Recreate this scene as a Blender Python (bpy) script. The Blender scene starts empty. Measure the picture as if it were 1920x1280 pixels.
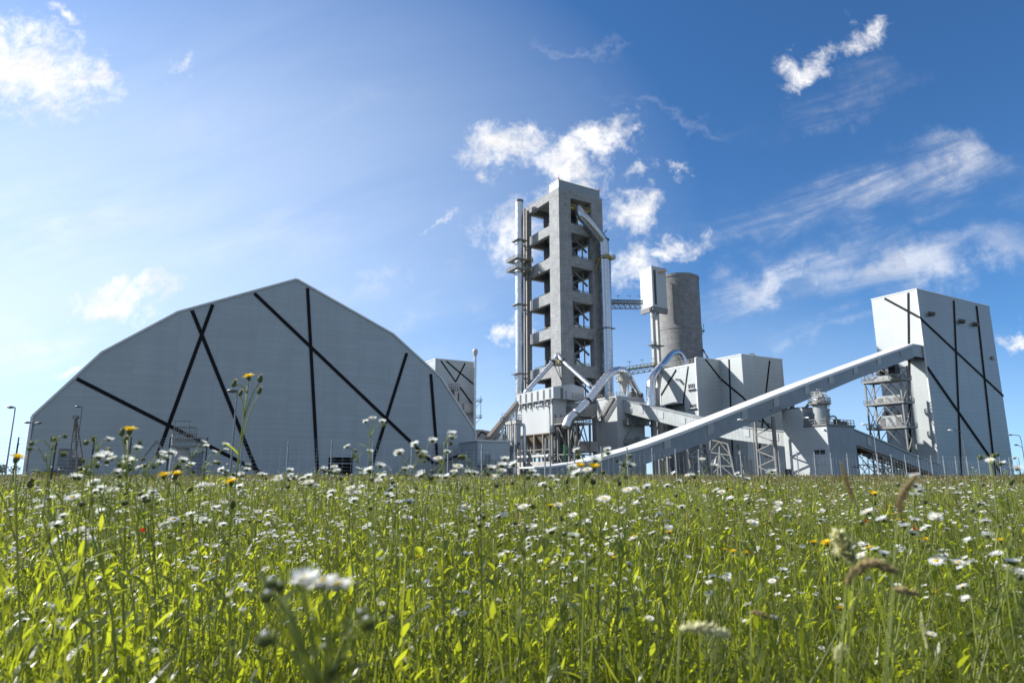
import bpy, bmesh, math, random
import numpy as np
from mathutils import Vector, Matrix, geometry
R = math.radians
C = bpy.context.scene.collection
random.seed(7)
rng = np.random.default_rng(11)

# ------------------------------------------------------------------ camera
FPX, PITCH, EYE = 1220.0, R(11.51), 0.95
CP, SP = math.cos(PITCH), math.sin(PITCH)
cd = bpy.data.cameras.new('camera')
cam = bpy.data.objects.new('camera', cd); C.objects.link(cam)
cam.location = (0, 0, EYE); cam.rotation_euler = (R(90) + PITCH, 0, 0)
cd.sensor_width = 36; cd.lens = 36 * FPX / 1920
cd.clip_start = 0.05; cd.clip_end = 6000
cd.dof.use_dof = True; cd.dof.focus_distance = 4.5; cd.dof.aperture_fstop = 6.5
bpy.context.scene.camera = cam

# ------------------------------------------------------------------ world, sun, exposure
SUN_AZ, SUN_EL = R(-76), R(35)          # azimuth clockwise from +Y
sc = bpy.context.scene
sc.view_settings.view_transform = 'Standard'; sc.view_settings.look = 'None'
sc.view_settings.exposure = 0.85; sc.view_settings.gamma = 1.0
sc.render.engine = 'CYCLES'
sc.cycles.max_bounces = 7; sc.cycles.diffuse_bounces = 4; sc.cycles.glossy_bounces = 3
sc.cycles.transmission_bounces = 4; sc.cycles.transparent_max_bounces = 4
sc.cycles.sample_clamp_indirect = 6.0

def photo_dir(px, py):
    x = (px - 960) / FPX; y = -(py - 640) / FPX
    return Vector((x, CP - y * SP, SP + y * CP))

class NT:
    """short helper round a node tree"""
    def __init__(s, tree): s.t = tree; s.n = tree.nodes; s.l = tree.links; s.n.clear()
    def add(s, typ, **kw):
        n = s.n.new(typ)
        ins = kw.pop('ins', {})
        for k, v in kw.items(): setattr(n, k, v)
        for k, v in ins.items():
            if hasattr(v, 'is_linked') or isinstance(v, bpy.types.NodeSocket): s.l.new(v, n.inputs[k])
            else: n.inputs[k].default_value = v
        return n
    def math(s, op, a, b=None, c=None, clamp=False):
        i = {0: a}
        if b is not None: i[1] = b
        if c is not None: i[2] = c
        return s.add('ShaderNodeMath', operation=op, use_clamp=clamp, ins=i).outputs[0]
    def vmath(s, op, a, b=None, scale=None):
        i = {0: a}
        if b is not None: i[1] = b
        n = s.add('ShaderNodeVectorMath', operation=op, ins=i)
        if scale is not None: n.inputs['Scale'].default_value = scale
        return n.outputs['Value'] if op in ('LENGTH', 'DOT_PRODUCT') else n.outputs['Vector']
    def noise(s, vec, scale, detail=4, rough=0.55, out='Fac', dim='3D', dist=0.0):
        n = s.add('ShaderNodeTexNoise', noise_dimensions=dim, ins={'Vector': vec, 'Scale': scale, 'Detail': detail, 'Roughness': rough, 'Distortion': dist})
        return n.outputs[out]
    def smooth(s, x, lo, hi, a=0.0, b=1.0):
        return s.add('ShaderNodeMapRange', interpolation_type='SMOOTHSTEP', ins={0: x, 1: lo, 2: hi, 3: a, 4: b}).outputs[0]
    def mixc(s, f, a, b):
        n = s.add('ShaderNodeMix', data_type='RGBA')
        for sock, v in ((n.inputs[0], f), (n.inputs[6], a), (n.inputs[7], b)):
            if isinstance(v, bpy.types.NodeSocket): s.l.new(v, sock)
            else: sock.default_value = v if not isinstance(v, tuple) or len(v) == 4 else (*v, 1)
        return n.outputs[2]

world = bpy.data.worlds.new('World'); sc.world = world; world.use_nodes = True
w = NT(world.node_tree)
sky = w.add('ShaderNodeTexSky', sky_type='NISHITA', sun_disc=False)
sky.sun_elevation = SUN_EL; sky.sun_rotation = SUN_AZ
sky.altitude = 0; sky.air_density = 1.0; sky.dust_density = 0.35; sky.ozone_density = 1.6
tc = w.add('ShaderNodeTexCoord')
dirv = w.vmath('NORMALIZE', tc.outputs['Generated'])
w.l.new(w.vmath('NORMALIZE', w.vmath('ADD', dirv, (0, 0, .13))), sky.inputs[0])      # keeps the yellow haze band of the sky model under the horizon
hs = w.add('ShaderNodeHueSaturation', ins={'Hue': 0.496, 'Saturation': 1.18, 'Value': 1.0, 'Color': sky.outputs[0]})
SKY_GAMMA = w.add('ShaderNodeGamma', ins={'Color': hs.outputs[0], 'Gamma': 1.36})
sx = w.add('ShaderNodeSeparateXYZ', ins={0: dirv})
den = w.math('MAXIMUM', sx.outputs[1], 0.06)
ab = w.add('ShaderNodeCombineXYZ', ins={0: w.math('DIVIDE', sx.outputs[0], den), 1: w.math('DIVIDE', sx.outputs[2], den), 2: 0.0}).outputs[0]
front = w.smooth(sx.outputs[1], 0.08, 0.3)
def AB(px, py):
    d = photo_dir(px, py); return d.x / d.y, d.z / d.y
# billowing, ragged edges: the sky coordinate is pushed about by noise first
wob = w.vmath('SCALE', w.vmath('SUBTRACT', w.noise(ab, 9.0, 5, 0.62, 'Color', '2D'), (0.5, 0.5, 0.5)), scale=0.16)
abw = w.vmath('ADD', ab, wob)
def blobs(vec, items):
    acc = None
    for px, py, rx, ry, rot, wt in items:
        a, b = AB(px, py)
        m = w.add('ShaderNodeMapping', vector_type='TEXTURE', ins={'Vector': vec, 'Location': (a, b, 0), 'Rotation': (0, 0, R(rot)), 'Scale': (rx / FPX, ry / FPX, 1)})
        v = w.math('MULTIPLY_ADD', w.vmath('LENGTH', m.outputs[0]), -wt, wt)
        acc = v if acc is None else w.math('MAXIMUM', acc, v)
    return acc
CUMULUS = [(40, 130, 175, 85, -12, 1.25), (165, 150, 90, 42, -25, 1.0), (120, 35, 80, 16, -40, .75),
           (225, 568, 100, 34, 0, 1.0), (300, 552, 60, 28, 15, .9), (198, 545, 42, 30, 20, .9),
           (940, 275, 78, 42, 10, 1.1), (1050, 300, 90, 42, -8, 1.1), (1120, 268, 85, 40, 22, 1.1), (1185, 250, 30, 26, 30, .7), (990, 250, 40, 26, 0, .7),
           (1080, 350, 70, 26, 0, .8), (1185, 390, 80, 46, 0, 1.1), (955, 430, 52, 60, 30, .9),
           (1185, 500, 75, 44, 10, .9), (1270, 474, 85, 24, 12, .75), (950, 616, 30, 26, 0, .9),
           (1520, 122, 80, 30, 38, .80), (1610, 72, 66, 36, 30, .72), (1490, 160, 30, 14, 55, .6),
           (1900, 636, 46, 20, 0, 1.0), (350, 140, 34, 16, 60, .5), (1290, 308, 24, 16, 40, .6), (845, 420, 38, 12, 40, .5),
           (130, 690, 60, 14, 20, .6), (1215, 318, 36, 14, 10, .5)]
cum = blobs(abw, [(a, b, c * 1.16, d * 1.28, e, f * 1.12) for a, b, c, d, e, f in CUMULUS])
puff = w.noise(ab, 26.0, 7, 0.68, 'Fac', '2D', 0.4)
fine = w.noise(ab, 70.0, 5, 0.62, 'Fac', '2D', 0.8)
cum = w.math('ADD', w.math('ADD', cum, w.math('MULTIPLY_ADD', puff, 1.5, -0.72)), w.math('MULTIPLY_ADD', fine, 0.42, -0.2))
cum = w.math('MULTIPLY', w.smooth(cum, -0.06, 1.35), 0.98)
CIRRUS = [(1620, 375, 420, 95, 12, .95), (1800, 320, 220, 80, -8, .85), (1440, 525, 340, 62, 20, .9), (1720, 500, 380, 75, 14, .9), (1560, 190, 240, 60, 24, .55), (1500, 430, 420, 60, 10, .6),
          (1260, 210, 260, 24, -14, .35), (1560, 600, 300, 36, 8, .5), (1080, 90, 150, 22, -14, .3), (760, 560, 300, 50, 8, .5), (120, 420, 420, 190, 0, .6),
          (60, 680, 330, 130, 0, .8), (520, 420, 360, 170, 15, .35), (330, 250, 300, 120, 15, .3), (700, 200, 320, 60, 20, .25), (900, 700, 700, 120, 0, .3)]
VEIL = [(-150, 600, 1550, 950, 12, .90), (500, 960, 2100, 470, 0, .72)]
cir = blobs(w.vmath('ADD', ab, w.vmath('SCALE', wob, scale=1.1)), CIRRUS)
strm = w.add('ShaderNodeMapping', ins={'Vector': w.add('ShaderNodeMapping', ins={'Vector': ab, 'Rotation': (0, 0, R(-17))}).outputs[0], 'Scale': (1.0, 4.6, 1)}).outputs[0]
streak = w.noise(strm, 2.6, 10, 0.62, 'Fac', '2D', 0.25)
cir = w.math('MULTIPLY', w.math('MAXIMUM', cir, 0.0), w.smooth(streak, 0.24, 0.84))
cir = w.math('MULTIPLY', w.smooth(cir, 0.0, 0.70), 0.55)
veil = w.math('MULTIPLY', w.math('MAXIMUM', blobs(ab, VEIL), 0.0), w.smooth(w.noise(strm, 1.6, 6, 0.6, 'Fac', '2D', 0.3), 0.15, 0.7, 0.78, 1.0))
veil = w.math('MULTIPLY', w.math('MINIMUM', veil, 0.86), front)
behind = w.math('MULTIPLY', w.math('SUBTRACT', 1.0, front), w.smooth(w.noise(dirv, 2.6, 7, 0.6), 0.38, 0.64, 0.05, 0.60))      # unseen broken cloud added over the rest of the sky to lift fill light
cl = w.math('MAXIMUM', w.math('MULTIPLY', w.math('MAXIMUM', cum, cir), front), behind)
shade = w.smooth(w.noise(abw, 14.0, 4, 0.6, 'Fac', '2D'), 0.25, 0.75, 8.4, 11.0)
ccol = w.vmath('MULTIPLY', (1.0, 0.99, 0.98), w.add('ShaderNodeCombineXYZ', ins={0: shade, 1: shade, 2: shade}).outputs[0])
skyc = w.mixc(cl, w.mixc(veil, SKY_GAMMA.outputs[0], (8.0, 9.1, 10.4)), ccol)
bg = w.add('ShaderNodeBackground', ins={'Color': skyc, 'Strength': 0.063})
wo = w.add('ShaderNodeOutputWorld', ins={'Surface': bg.outputs[0]})

sd = bpy.data.lights.new('sun', 'SUN'); sd.energy = 4.8; sd.angle = R(0.5); sd.color = (1.0, 0.965, 0.90)
sun = bpy.data.objects.new('sun', sd); C.objects.link(sun)
S2 = Vector((math.sin(SUN_AZ) * math.cos(SUN_EL), math.cos(SUN_AZ) * math.cos(SUN_EL), math.sin(SUN_EL)))
sun.rotation_euler = S2.to_track_quat('Z', 'Y').to_euler()

# ------------------------------------------------------------------ geometry helpers
Z = Vector((0, 0, 1))
TH = R(29.5); U = Vector((math.cos(TH), math.sin(TH), 0)); V = Vector((-math.sin(TH), math.cos(TH), 0))
def at(px, py, Y):
    d = photo_dir(px, py); return Vector((0, 0, EYE)) + d * (Y / d.y)
def gx(px, Y):                       # ground point under a photo column
    x = (px - 960) / FPX * (Y * CP - EYE * SP); return Vector((x, Y, 0))
class Plane:
    """an upright wall plane through c along d; its outside is on the right hand of -d"""
    def __init__(s, c, d): s.c = Vector((c[0], c[1], 0)); s.d = Vector((d[0], d[1], 0)); s.n = Vector((s.d.y, -s.d.x, 0))
    def pt(s, px, py, off=0.0):
        o = Vector((0, 0, EYE)); r = photo_dir(px, py); c = s.c + s.n * off
        return o + r * (s.n.dot(c - o) / s.n.dot(r))
    def at(s, a, z, off=0.0): return s.c + s.d * a + Z * z + s.n * off
    def sz(s, px, py): p = s.pt(px, py); return ((p - s.c).dot(s.d), p.z)
class MB:
    def __init__(s): s.v = []; s.f = []; s.m = []
    def raw(s, vs, fs, mi=0):
        k = len(s.v); s.v += [Vector(v) for v in vs]; s.f += [tuple(i + k for i in f) for f in fs]; s.m += [mi] * len(fs)
    def para(s, p, a, b, c, mi=0):
        p = Vector(p); q = [p, p + a, p + a + b, p + b]; q += [x + c for x in q]
        s.raw(q, [(0, 1, 2, 3), (4, 7, 6, 5), (0, 4, 5, 1), (1, 5, 6, 2), (2, 6, 7, 3), (3, 7, 4, 0)], mi); return s
    def box(s, c, a, b, z, d1=U, d2=V, mi=0):      # centre of the base, full sizes along d1, d2, up
        c = Vector(c); return s.para(c - d1 * (a / 2) - d2 * (b / 2), d1 * a, d2 * b, Z * z, mi)
    def prism(s, pts, ext, mi=0):
        n = len(pts); pts = [Vector(p) for p in pts]; ext = Vector(ext)
        s.raw(pts + [p + ext for p in pts], [tuple(range(n)), tuple(range(2 * n - 1, n - 1, -1))] + [(i, (i + 1) % n, (i + 1) % n + n, i + n) for i in range(n)], mi); return s
    def bar(s, p, q, wd, ht=None, mi=0):
        p = Vector(p); q = Vector(q); ht = ht or wd; d = (q - p)
        if d.length < 1e-6: return s
        d.normalize(); a = d.cross(Z)
        if a.length < 0.05: a = U.copy()
        a.normalize(); b = a.cross(d); return s.para(p - a * wd / 2 - b * ht / 2, a * wd, b * ht, q - p, mi)
    def tube(s, path, r, n=12, caps=True, mi=0):
        path = [Vector(p) for p in path]; m = len(path); rr = r if isinstance(r, (list, tuple)) else [r] * m
        ref = None; vs = []
        for i, p in enumerate(path):
            t = (path[min(i + 1, m - 1)] - path[max(i - 1, 0)]).normalized()
            if ref is None: ref = t.cross(Z) if abs(t.z) < .95 else t.cross(Vector((0, 1, 0)))
            ref = (ref - t * ref.dot(t)).normalized(); b = t.cross(ref)
            vs += [p + (ref * math.cos(k * 2 * math.pi / n) + b * math.sin(k * 2 * math.pi / n)) * rr[i] for k in range(n)]
        fs = [(i * n + k, i * n + (k + 1) % n, (i + 1) * n + (k + 1) % n, (i + 1) * n + k) for i in range(m - 1) for k in range(n)]
        if caps: fs += [tuple(range(n - 1, -1, -1)), tuple(range((m - 1) * n, m * n))]
        s.raw(vs, fs, mi); return s
    def lathe(s, c, prof, n=24, mi=0):
        c = Vector(c); return s.tube([c + Z * z for r, z in prof], [max(r, .001) for r, z in prof], n, True, mi)
    def holed(s, pl, outer, holes, t, off=0.0):
        """wall slab of thickness t behind the plane, with openings; outer and holes in (s, z)"""
        loops = [outer] + holes; flat = [p for L in loops for p in L]
        tri = geometry.tessellate_polygon([[Vector((a, b, 0)) for a, b in L] for L in loops])
        n = len(flat); vs = [pl.at(a, b, off) for a, b in flat] + [pl.at(a, b, off - t) for a, b in flat]
        fs = [tuple(x) for x in tri] + [tuple(i + n for i in reversed(x)) for x in tri]; k = 0
        for L in loops:
            m = len(L); fs += [(k + i, k + (i + 1) % m, k + (i + 1) % m + n, k + i + n) for i in range(m)]; k += m
        s.raw(vs, fs); return s
    def mesh(s, name, mats, base=None, smooth=False, recalc=True):
        me = bpy.data.meshes.new(name); b = base or Vector((0, 0, 0))
        me.from_pydata([v - b for v in s.v], [], s.f)
        if recalc:
            bm = bmesh.new(); bm.from_mesh(me); bmesh.ops.recalc_face_normals(bm, faces=bm.faces); bm.to_mesh(me); bm.free()
        for m in (mats if isinstance(mats, (list, tuple)) else [mats]): me.materials.append(m)
        if isinstance(mats, (list, tuple)): me.polygons.foreach_set('material_index', s.m)
        if smooth: me.shade_smooth() if smooth is True else me.shade_smooth(); 
        return me
def bez(pts, n=8):
    """Catmull-Rom through pts"""
    P = [Vector(p) for p in pts]; P = [P[0] * 2 - P[1]] + P + [P[-1] * 2 - P[-2]]; out = []
    for i in range(1, len(P) - 2):
        for k in range(n):
            t = k / n; a, b, c, d = P[i - 1:i + 3]
            out.append(0.5 * ((2 * b) + (c - a) * t + (2 * a - 5 * b + 4 * c - d) * t * t + (3 * b - a - 3 * c + d) * t ** 3))
    return out + [P[-2]]
class Thing:
    def __init__(s, name, label, cat, base, group=None):
        s.o = bpy.data.objects.new(name, None); C.objects.link(s.o); s.base = Vector(base); s.o.location = s.base
        s.o.empty_display_size = .2; s.o['label'] = label; s.o['category'] = cat
        if group: s.o['group'] = group
    def part(s, name, mb, mat, parent=None, smooth=False, label=None):
        o = bpy.data.objects.new(name, mb.mesh(name, mat, s.base, smooth)); C.objects.link(o); o.parent = parent or s.o
        if label: o['label'] = label
        return o
def solo(name, label, cat, mb, mat, base, group=None, smooth=False):
    o = bpy.data.objects.new(name, mb.mesh(name, mat, Vector(base), smooth)); C.objects.link(o); o.location = base
    o['label'] = label; o['category'] = cat
    if group: o['group'] = group
    return o
def struct(name, mb, mat, kind='structure'):
    o = bpy.data.objects.new(name, mb.mesh(name, mat)); C.objects.link(o); o['kind'] = kind; return o

# ------------------------------------------------------------------ materials
def new_mat(name):
    m = bpy.data.materials.new(name); m.use_nodes = True; return m, NT(m.node_tree)
def out(t, sh, disp=None): t.add('ShaderNodeOutputMaterial', ins={'Surface': sh})
def plain(name, col, rough=.5, metal=0.0, var=.12, scale=1.5, bump=0.0, spec=.5):
    m, t = new_mat(name); co = t.add('ShaderNodeTexCoord').outputs['Object']
    n = t.noise(co, scale, 5, .6)
    f = t.smooth(n, .3, .7, 1 - var, 1 + var)
    c = t.vmath('MULTIPLY', col, t.add('ShaderNodeCombineXYZ', ins={0: f, 1: f, 2: f}).outputs[0])
    i = {'Base Color': c, 'Roughness': rough, 'Metallic': metal, 'Specular IOR Level': spec}
    if bump: i['Normal'] = t.add('ShaderNodeBump', ins={'Strength': bump, 'Height': n, 'Distance': .05}).outputs[0]
    out(t, t.add('ShaderNodeBsdfPrincipled', ins=i).outputs[0]); return m
def panel(name, col, bw, rh, ang=TH, rough=.42, metal=.15, seam=.55, mortar=.05, shift=0.0, dirt=.06):
    """profiled cladding: long flat sheets with thin horizontal joints and wide upright ones"""
    m, t = new_mat(name); co = t.add('ShaderNodeTexCoord').outputs['Object']
    rot = t.add('ShaderNodeMapping', ins={'Vector': co, 'Rotation': (0, 0, -ang)}).outputs[0]
    sp = t.add('ShaderNodeSeparateXYZ', ins={0: rot})
    vec = t.add('ShaderNodeCombineXYZ', ins={0: t.math('ADD', t.math('ADD', sp.outputs[0], sp.outputs[1]), shift), 1: sp.outputs[2], 2: 0.0}).outputs[0]
    k = tuple(c * (1 - dirt) for c in col)
    br = t.add('ShaderNodeTexBrick', offset=0.0, squash=1.0, ins={'Vector': vec, 'Color1': (*col, 1), 'Color2': (*k, 1), 'Mortar': (*[c * seam for c in col], 1), 'Scale': 1.0, 'Mortar Size': mortar, 'Mortar Smooth': .3, 'Brick Width': bw, 'Row Height': rh})
    big = t.smooth(t.noise(t.add('ShaderNodeMapping', ins={'Vector': rot, 'Scale': (.25, .25, .05)}).outputs[0], 1.0, 5, .6), .3, .75, 1 - dirt, 1 + dirt * .5)
    c = t.vmath('MULTIPLY', br.outputs['Color'], t.add('ShaderNodeCombineXYZ', ins={0: big, 1: big, 2: big}).outputs[0])
    wav = t.noise(rot, .6, 2, .5)
    b = t.add('ShaderNodeBump', ins={'Strength': .25, 'Height': t.math('ADD', br.outputs['Fac'], t.math('MULTIPLY', wav, -.5)), 'Distance': .04, }).outputs[0]
    out(t, t.add('ShaderNodeBsdfPrincipled', ins={'Base Color': c, 'Roughness': rough, 'Metallic': metal, 'Normal': b}).outputs[0]); return m
def ribbed(name, col, pitch, ang=TH, metal=.2, rough=.45):
    m, t = new_mat(name); co = t.add('ShaderNodeTexCoord').outputs['Object']
    sp = t.add('ShaderNodeSeparateXYZ', ins={0: t.add('ShaderNodeMapping', ins={'Vector': co, 'Rotation': (0, 0, -ang)}).outputs[0]})
    a = t.math('ADD', sp.outputs[0], sp.outputs[1])
    wv = t.math('SINE', t.math('MULTIPLY', a, 2 * math.pi / pitch))
    f = t.smooth(wv, -1, 1, .93, 1.03); n = t.smooth(t.noise(co, .5, 5, .6), .3, .7, .9, 1.05)
    f = t.math('MULTIPLY', f, n)
    c = t.vmath('MULTIPLY', col, t.add('ShaderNodeCombineXYZ', ins={0: f, 1: f, 2: f}).outputs[0])
    b = t.add('ShaderNodeBump', ins={'Strength': .18, 'Height': wv, 'Distance': .03}).outputs[0]
    out(t, t.add('ShaderNodeBsdfPrincipled', ins={'Base Color': c, 'Roughness': rough, 'Metallic': metal, 'Normal': b}).outputs[0]); return m
def concrete(name, col, lift=1.25, var=.16):
    """board-marked concrete: pour lines at every lift, streaks and blotches"""
    m, t = new_mat(name); co = t.add('ShaderNodeTexCoord').outputs['Object']
    sp = t.add('ShaderNodeSeparateXYZ', ins={0: co})
    n1 = t.noise(co, .35, 6, .65); n2 = t.noise(t.add('ShaderNodeMapping', ins={'Vector': co, 'Scale': (.35, .35, 2.6)}).outputs[0], 1.0, 5, .65)
    n3 = t.noise(t.add('ShaderNodeMapping', ins={'Vector': co, 'Scale': (1.6, 1.6, .12)}).outputs[0], 1.0, 5, .6)
    fr = t.math('FRACT', t.math('DIVIDE', t.math('ADD', sp.outputs[2], t.math('MULTIPLY', n1, .12)), lift))
    ln = t.smooth(t.math('ABSOLUTE', t.math('SUBTRACT', fr, .5)), .46, .5, 1.0, .78)
    f = t.math('MULTIPLY', t.smooth(n1, .28, .72, 1 - var, 1 + var), t.smooth(n2, .3, .7, 1 - var, 1 + var))
    f = t.math('MULTIPLY', t.math('MULTIPLY', f, ln), t.smooth(n3, .3, .7, .9, 1.06))
    c = t.vmath('MULTIPLY', col, t.add('ShaderNodeCombineXYZ', ins={0: f, 1: f, 2: f}).outputs[0])
    b = t.add('ShaderNodeBump', ins={'Strength': .3, 'Height': f, 'Distance': .08}).outputs[0]
    out(t, t.add('ShaderNodeBsdfPrincipled', ins={'Base Color': c, 'Roughness': .85, 'Normal': b}).outputs[0]); return m
def duct_metal(name, col, rough=.28, step=1.6):
    """insulated duct in bright sheet metal with ring joints, slightly dented"""
    m, t = new_mat(name); co = t.add('ShaderNodeTexCoord').outputs['Object']
    sp = t.add('ShaderNodeSeparateXYZ', ins={0: co})
    fr = t.math('FRACT', t.math('DIVIDE', t.math('ADD', sp.outputs[2], t.math('MULTIPLY', sp.outputs[0], .3)), step))
    ln = t.smooth(t.math('ABSOLUTE', t.math('SUBTRACT', fr, .5)), .45, .5, 1.0, .85)
    n = t.noise(co, .8, 4, .6); rg = t.smooth(n, .3, .7, rough - .08, rough + .12)
    c = t.vmath('MULTIPLY', col, t.add('ShaderNodeCombineXYZ', ins={0: ln, 1: ln, 2: ln}).outputs[0])
    out(t, t.add('ShaderNodeBsdfPrincipled', ins={'Base Color': c, 'Roughness': rg, 'Metallic': .9}).outputs[0]); return m
def leafy(name, c1, c2, tl, k=.5, rough=.42, tint=True, spec=.4):
    m, t = new_mat(name)
    if tint: f = t.add('ShaderNodeAttribute', attribute_name='tint').outputs['Fac']
    else: f = t.noise(t.add('ShaderNodeTexCoord').outputs['Object'], 14.0, 3, .6)
    c = t.mixc(f, c1, c2); g = t.mixc(f, tl, tuple(a * b for a, b in zip(tl, (.62, .68, .6))))
    p = t.add('ShaderNodeBsdfPrincipled', ins={'Base Color': c, 'Roughness': rough, 'Specular IOR Level': spec}).outputs[0]
    tr = t.add('ShaderNodeBsdfTranslucent', ins={'Color': g}).outputs[0]
    out(t, t.add('ShaderNodeMixShader', ins={0: k, 1: p, 2: tr}).outputs[0]); return m

M = {}
HTH = R(28.12)
M['hall'] = panel('hall_cladding', (.325, .368, .385), 7.8, 1.32, HTH, .40, .25, .85, .045)
M['hall_roof'] = plain('hall_roof_sheet', (.48, .51, .53), .35, .3, .08)
M['band'] = plain('black_band', (.010, .010, .012), .7, 0, .2, spec=.15)
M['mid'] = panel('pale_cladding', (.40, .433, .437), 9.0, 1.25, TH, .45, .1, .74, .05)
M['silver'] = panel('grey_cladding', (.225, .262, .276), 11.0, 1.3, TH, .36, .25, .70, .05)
M['white'] = panel('white_cladding', (.43, .457, .465), 6.0, 30.0, TH, .5, .05, .85, .04)
M['trim'] = plain('white_trim', (.58, .59, .585), .45, 0, .06)
M['gal'] = ribbed('gallery_cladding', (.195, .228, .255), .9)
M['galw'] = ribbed('pale_gallery_cladding', (.41, .435, .435), .9)
M['galroof'] = ribbed('gallery_roof_sheet', (.72, .72, .71), 1.4)
M['grey'] = ribbed('grey_ribbed_sheet', (.31, .335, .34), .6)
M['conc'] = concrete('board_marked_concrete', (.262, .267, .268))
M['conc2'] = concrete('silo_concrete', (.21, .212, .213), 2.4, .16)
M['concl'] = concrete('light_concrete', (.36, .355, .335), 3.0, .1)
M['steel'] = plain('galvanised_steel', (.205, .212, .21), .5, .35, .15)
M['pale_steel'] = plain('pale_painted_steel', (.185, .184, .170), .5, 0, .1)
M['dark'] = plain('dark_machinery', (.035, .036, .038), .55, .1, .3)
M['darkgrey'] = plain('dark_grey_steel', (.11, .115, .12), .5, .2, .2)
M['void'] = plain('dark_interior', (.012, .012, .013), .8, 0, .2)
M['yellow'] = plain('yellow_paint', (.36, .29, .035), .5, 0, .15)
M['duct'] = duct_metal('bright_duct_metal', (.60, .62, .64), .26)
M['duct2'] = duct_metal('brushed_duct_metal', (.54, .56, .57), .34, 2.6)
M['duct3'] = duct_metal('weathered_duct_metal', (.43, .45, .47), .24, 2.2)
M['creamw'] = plain('cream_white_paint', (.40, .40, .37), .5, 0, .12)
M['glass'] = plain('window_glass', (.02, .025, .03), .08, 0, .1, spec=.8)
M['door'] = plain('grey_door', (.16, .18, .20), .5, .1, .1)
M['brown'] = plain('brown_soffit', (.17, .13, .095), .7, 0, .2)
M['rust'] = plain('rusty_pipe', (.14, .07, .04), .6, .2, .3)
M['red'] = plain('red_lamp_glass', (.55, .02, .02), .3)
M['blue'] = plain('blue_paint', (.03, .10, .30), .45, 0, .15)
M['orange'] = plain('orange_paint', (.62, .28, .02), .5)
M['green'] = plain('green_paint', (.03, .20, .04), .5)
M['post'] = plain('fence_post_paint', (.19, .215, .23), .45, .3, .1)
M['postd'] = plain('dark_fence_post_paint', (.035, .04, .05), .45, .2, .1)
M['wire'] = plain('fence_wire', (.45, .47, .48), .4, .5, .1)
M['lampw'] = plain('lamp_head_shell', (.80, .80, .78), .4)

# ------------------------------------------------------------------ building helpers
def band(T, pl, p, q, wd, off, mat='band', name='band', parent=None):
    a = pl.pt(*p); b = pl.pt(*q); d = (b - a).normalized(); s = d.cross(pl.n).normalized() * (wd * .35)
    mb = MB().prism([a - s, a + s, b + s, b - s], pl.n * off)
    return T.part(name, mb, M[mat], parent)
def rect(pl, x0, y0, x1, y1):
    """(s, z) rectangle of a photo box on a wall plane"""
    a = pl.sz(x0, y0); b = pl.sz(x1, y0); c = pl.sz(x0, y1); d = pl.sz(x1, y1)
    s0, s1 = sorted(((a[0] + c[0]) / 2, (b[0] + d[0]) / 2)); z1, z0 = (a[1] + b[1]) / 2, (c[1] + d[1]) / 2
    return s0, z0, s1, z1
def loop(r): s0, z0, s1, z1 = r; return [(s0, z0), (s1, z0), (s1, z1), (s0, z1)]
def window(T, pl, r, n=2, depth=.18):
    s0, z0, s1, z1 = r; g = MB(); f = MB(); t = .09
    g.para(pl.at(s0, z0, -depth - .05), pl.d * (s1 - s0), Z * (z1 - z0), pl.n * .04)
    for a, b, c, d in ((s0, z0, s1, z0 + t), (s0, z1 - t, s1, z1), (s0, z0 + t, s0 + t, z1 - t), (s1 - t, z0 + t, s1, z1 - t)):
        f.para(pl.at(a, b, -depth), pl.d * (c - a), Z * (d - b), pl.n * .09)
    for i in range(1, n):
        x = s0 + (s1 - s0) * i / n; f.para(pl.at(x - t / 2, z0 + t, -depth), pl.d * t, Z * (z1 - z0 - 2 * t), pl.n * .08)
    fr = T.part('window', f, M['trim']); T.part('pane', g, M['glass'], fr)
def door(T, pl, r, mat='door', depth=.25, name='door'):
    s0, z0, s1, z1 = r
    return T.part(name, MB().para(pl.at(s0, z0, -depth - .08), pl.d * (s1 - s0), Z * (z1 - z0), pl.n * .08), M[mat])
def rail(mb, pts, h=1.1, step=2.0, r=.045, closed=False):
    pts = [Vector(p) for p in pts]
    if closed: pts = pts + [pts[0]]
    for a, b in zip(pts, pts[1:]):
        n = max(1, int((b - a).length / step))
        for i in range(n + 1):
            p = a.lerp(b, i / n); mb.bar(p, p + Z * h, r * 2)
        for k in (1.0, .5): mb.bar(a + Z * h * k, b + Z * h * k, r * 2)
        mb.bar(a + Z * .1, b + Z * .1, .03, .2)
def bridge_lattice(mb, a, b, depth, n, r=.12):
    a = Vector(a); b = Vector(b)
    for i in range(n):
        p = a.lerp(b, i / n); q = a.lerp(b, (i + 1) / n); m = p.lerp(q, .5)
        mb.bar(p, m - Z * depth, r).bar(m - Z * depth, q, r)
    mb.bar(a - Z * depth, b - Z * depth, r * 1.4)

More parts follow.
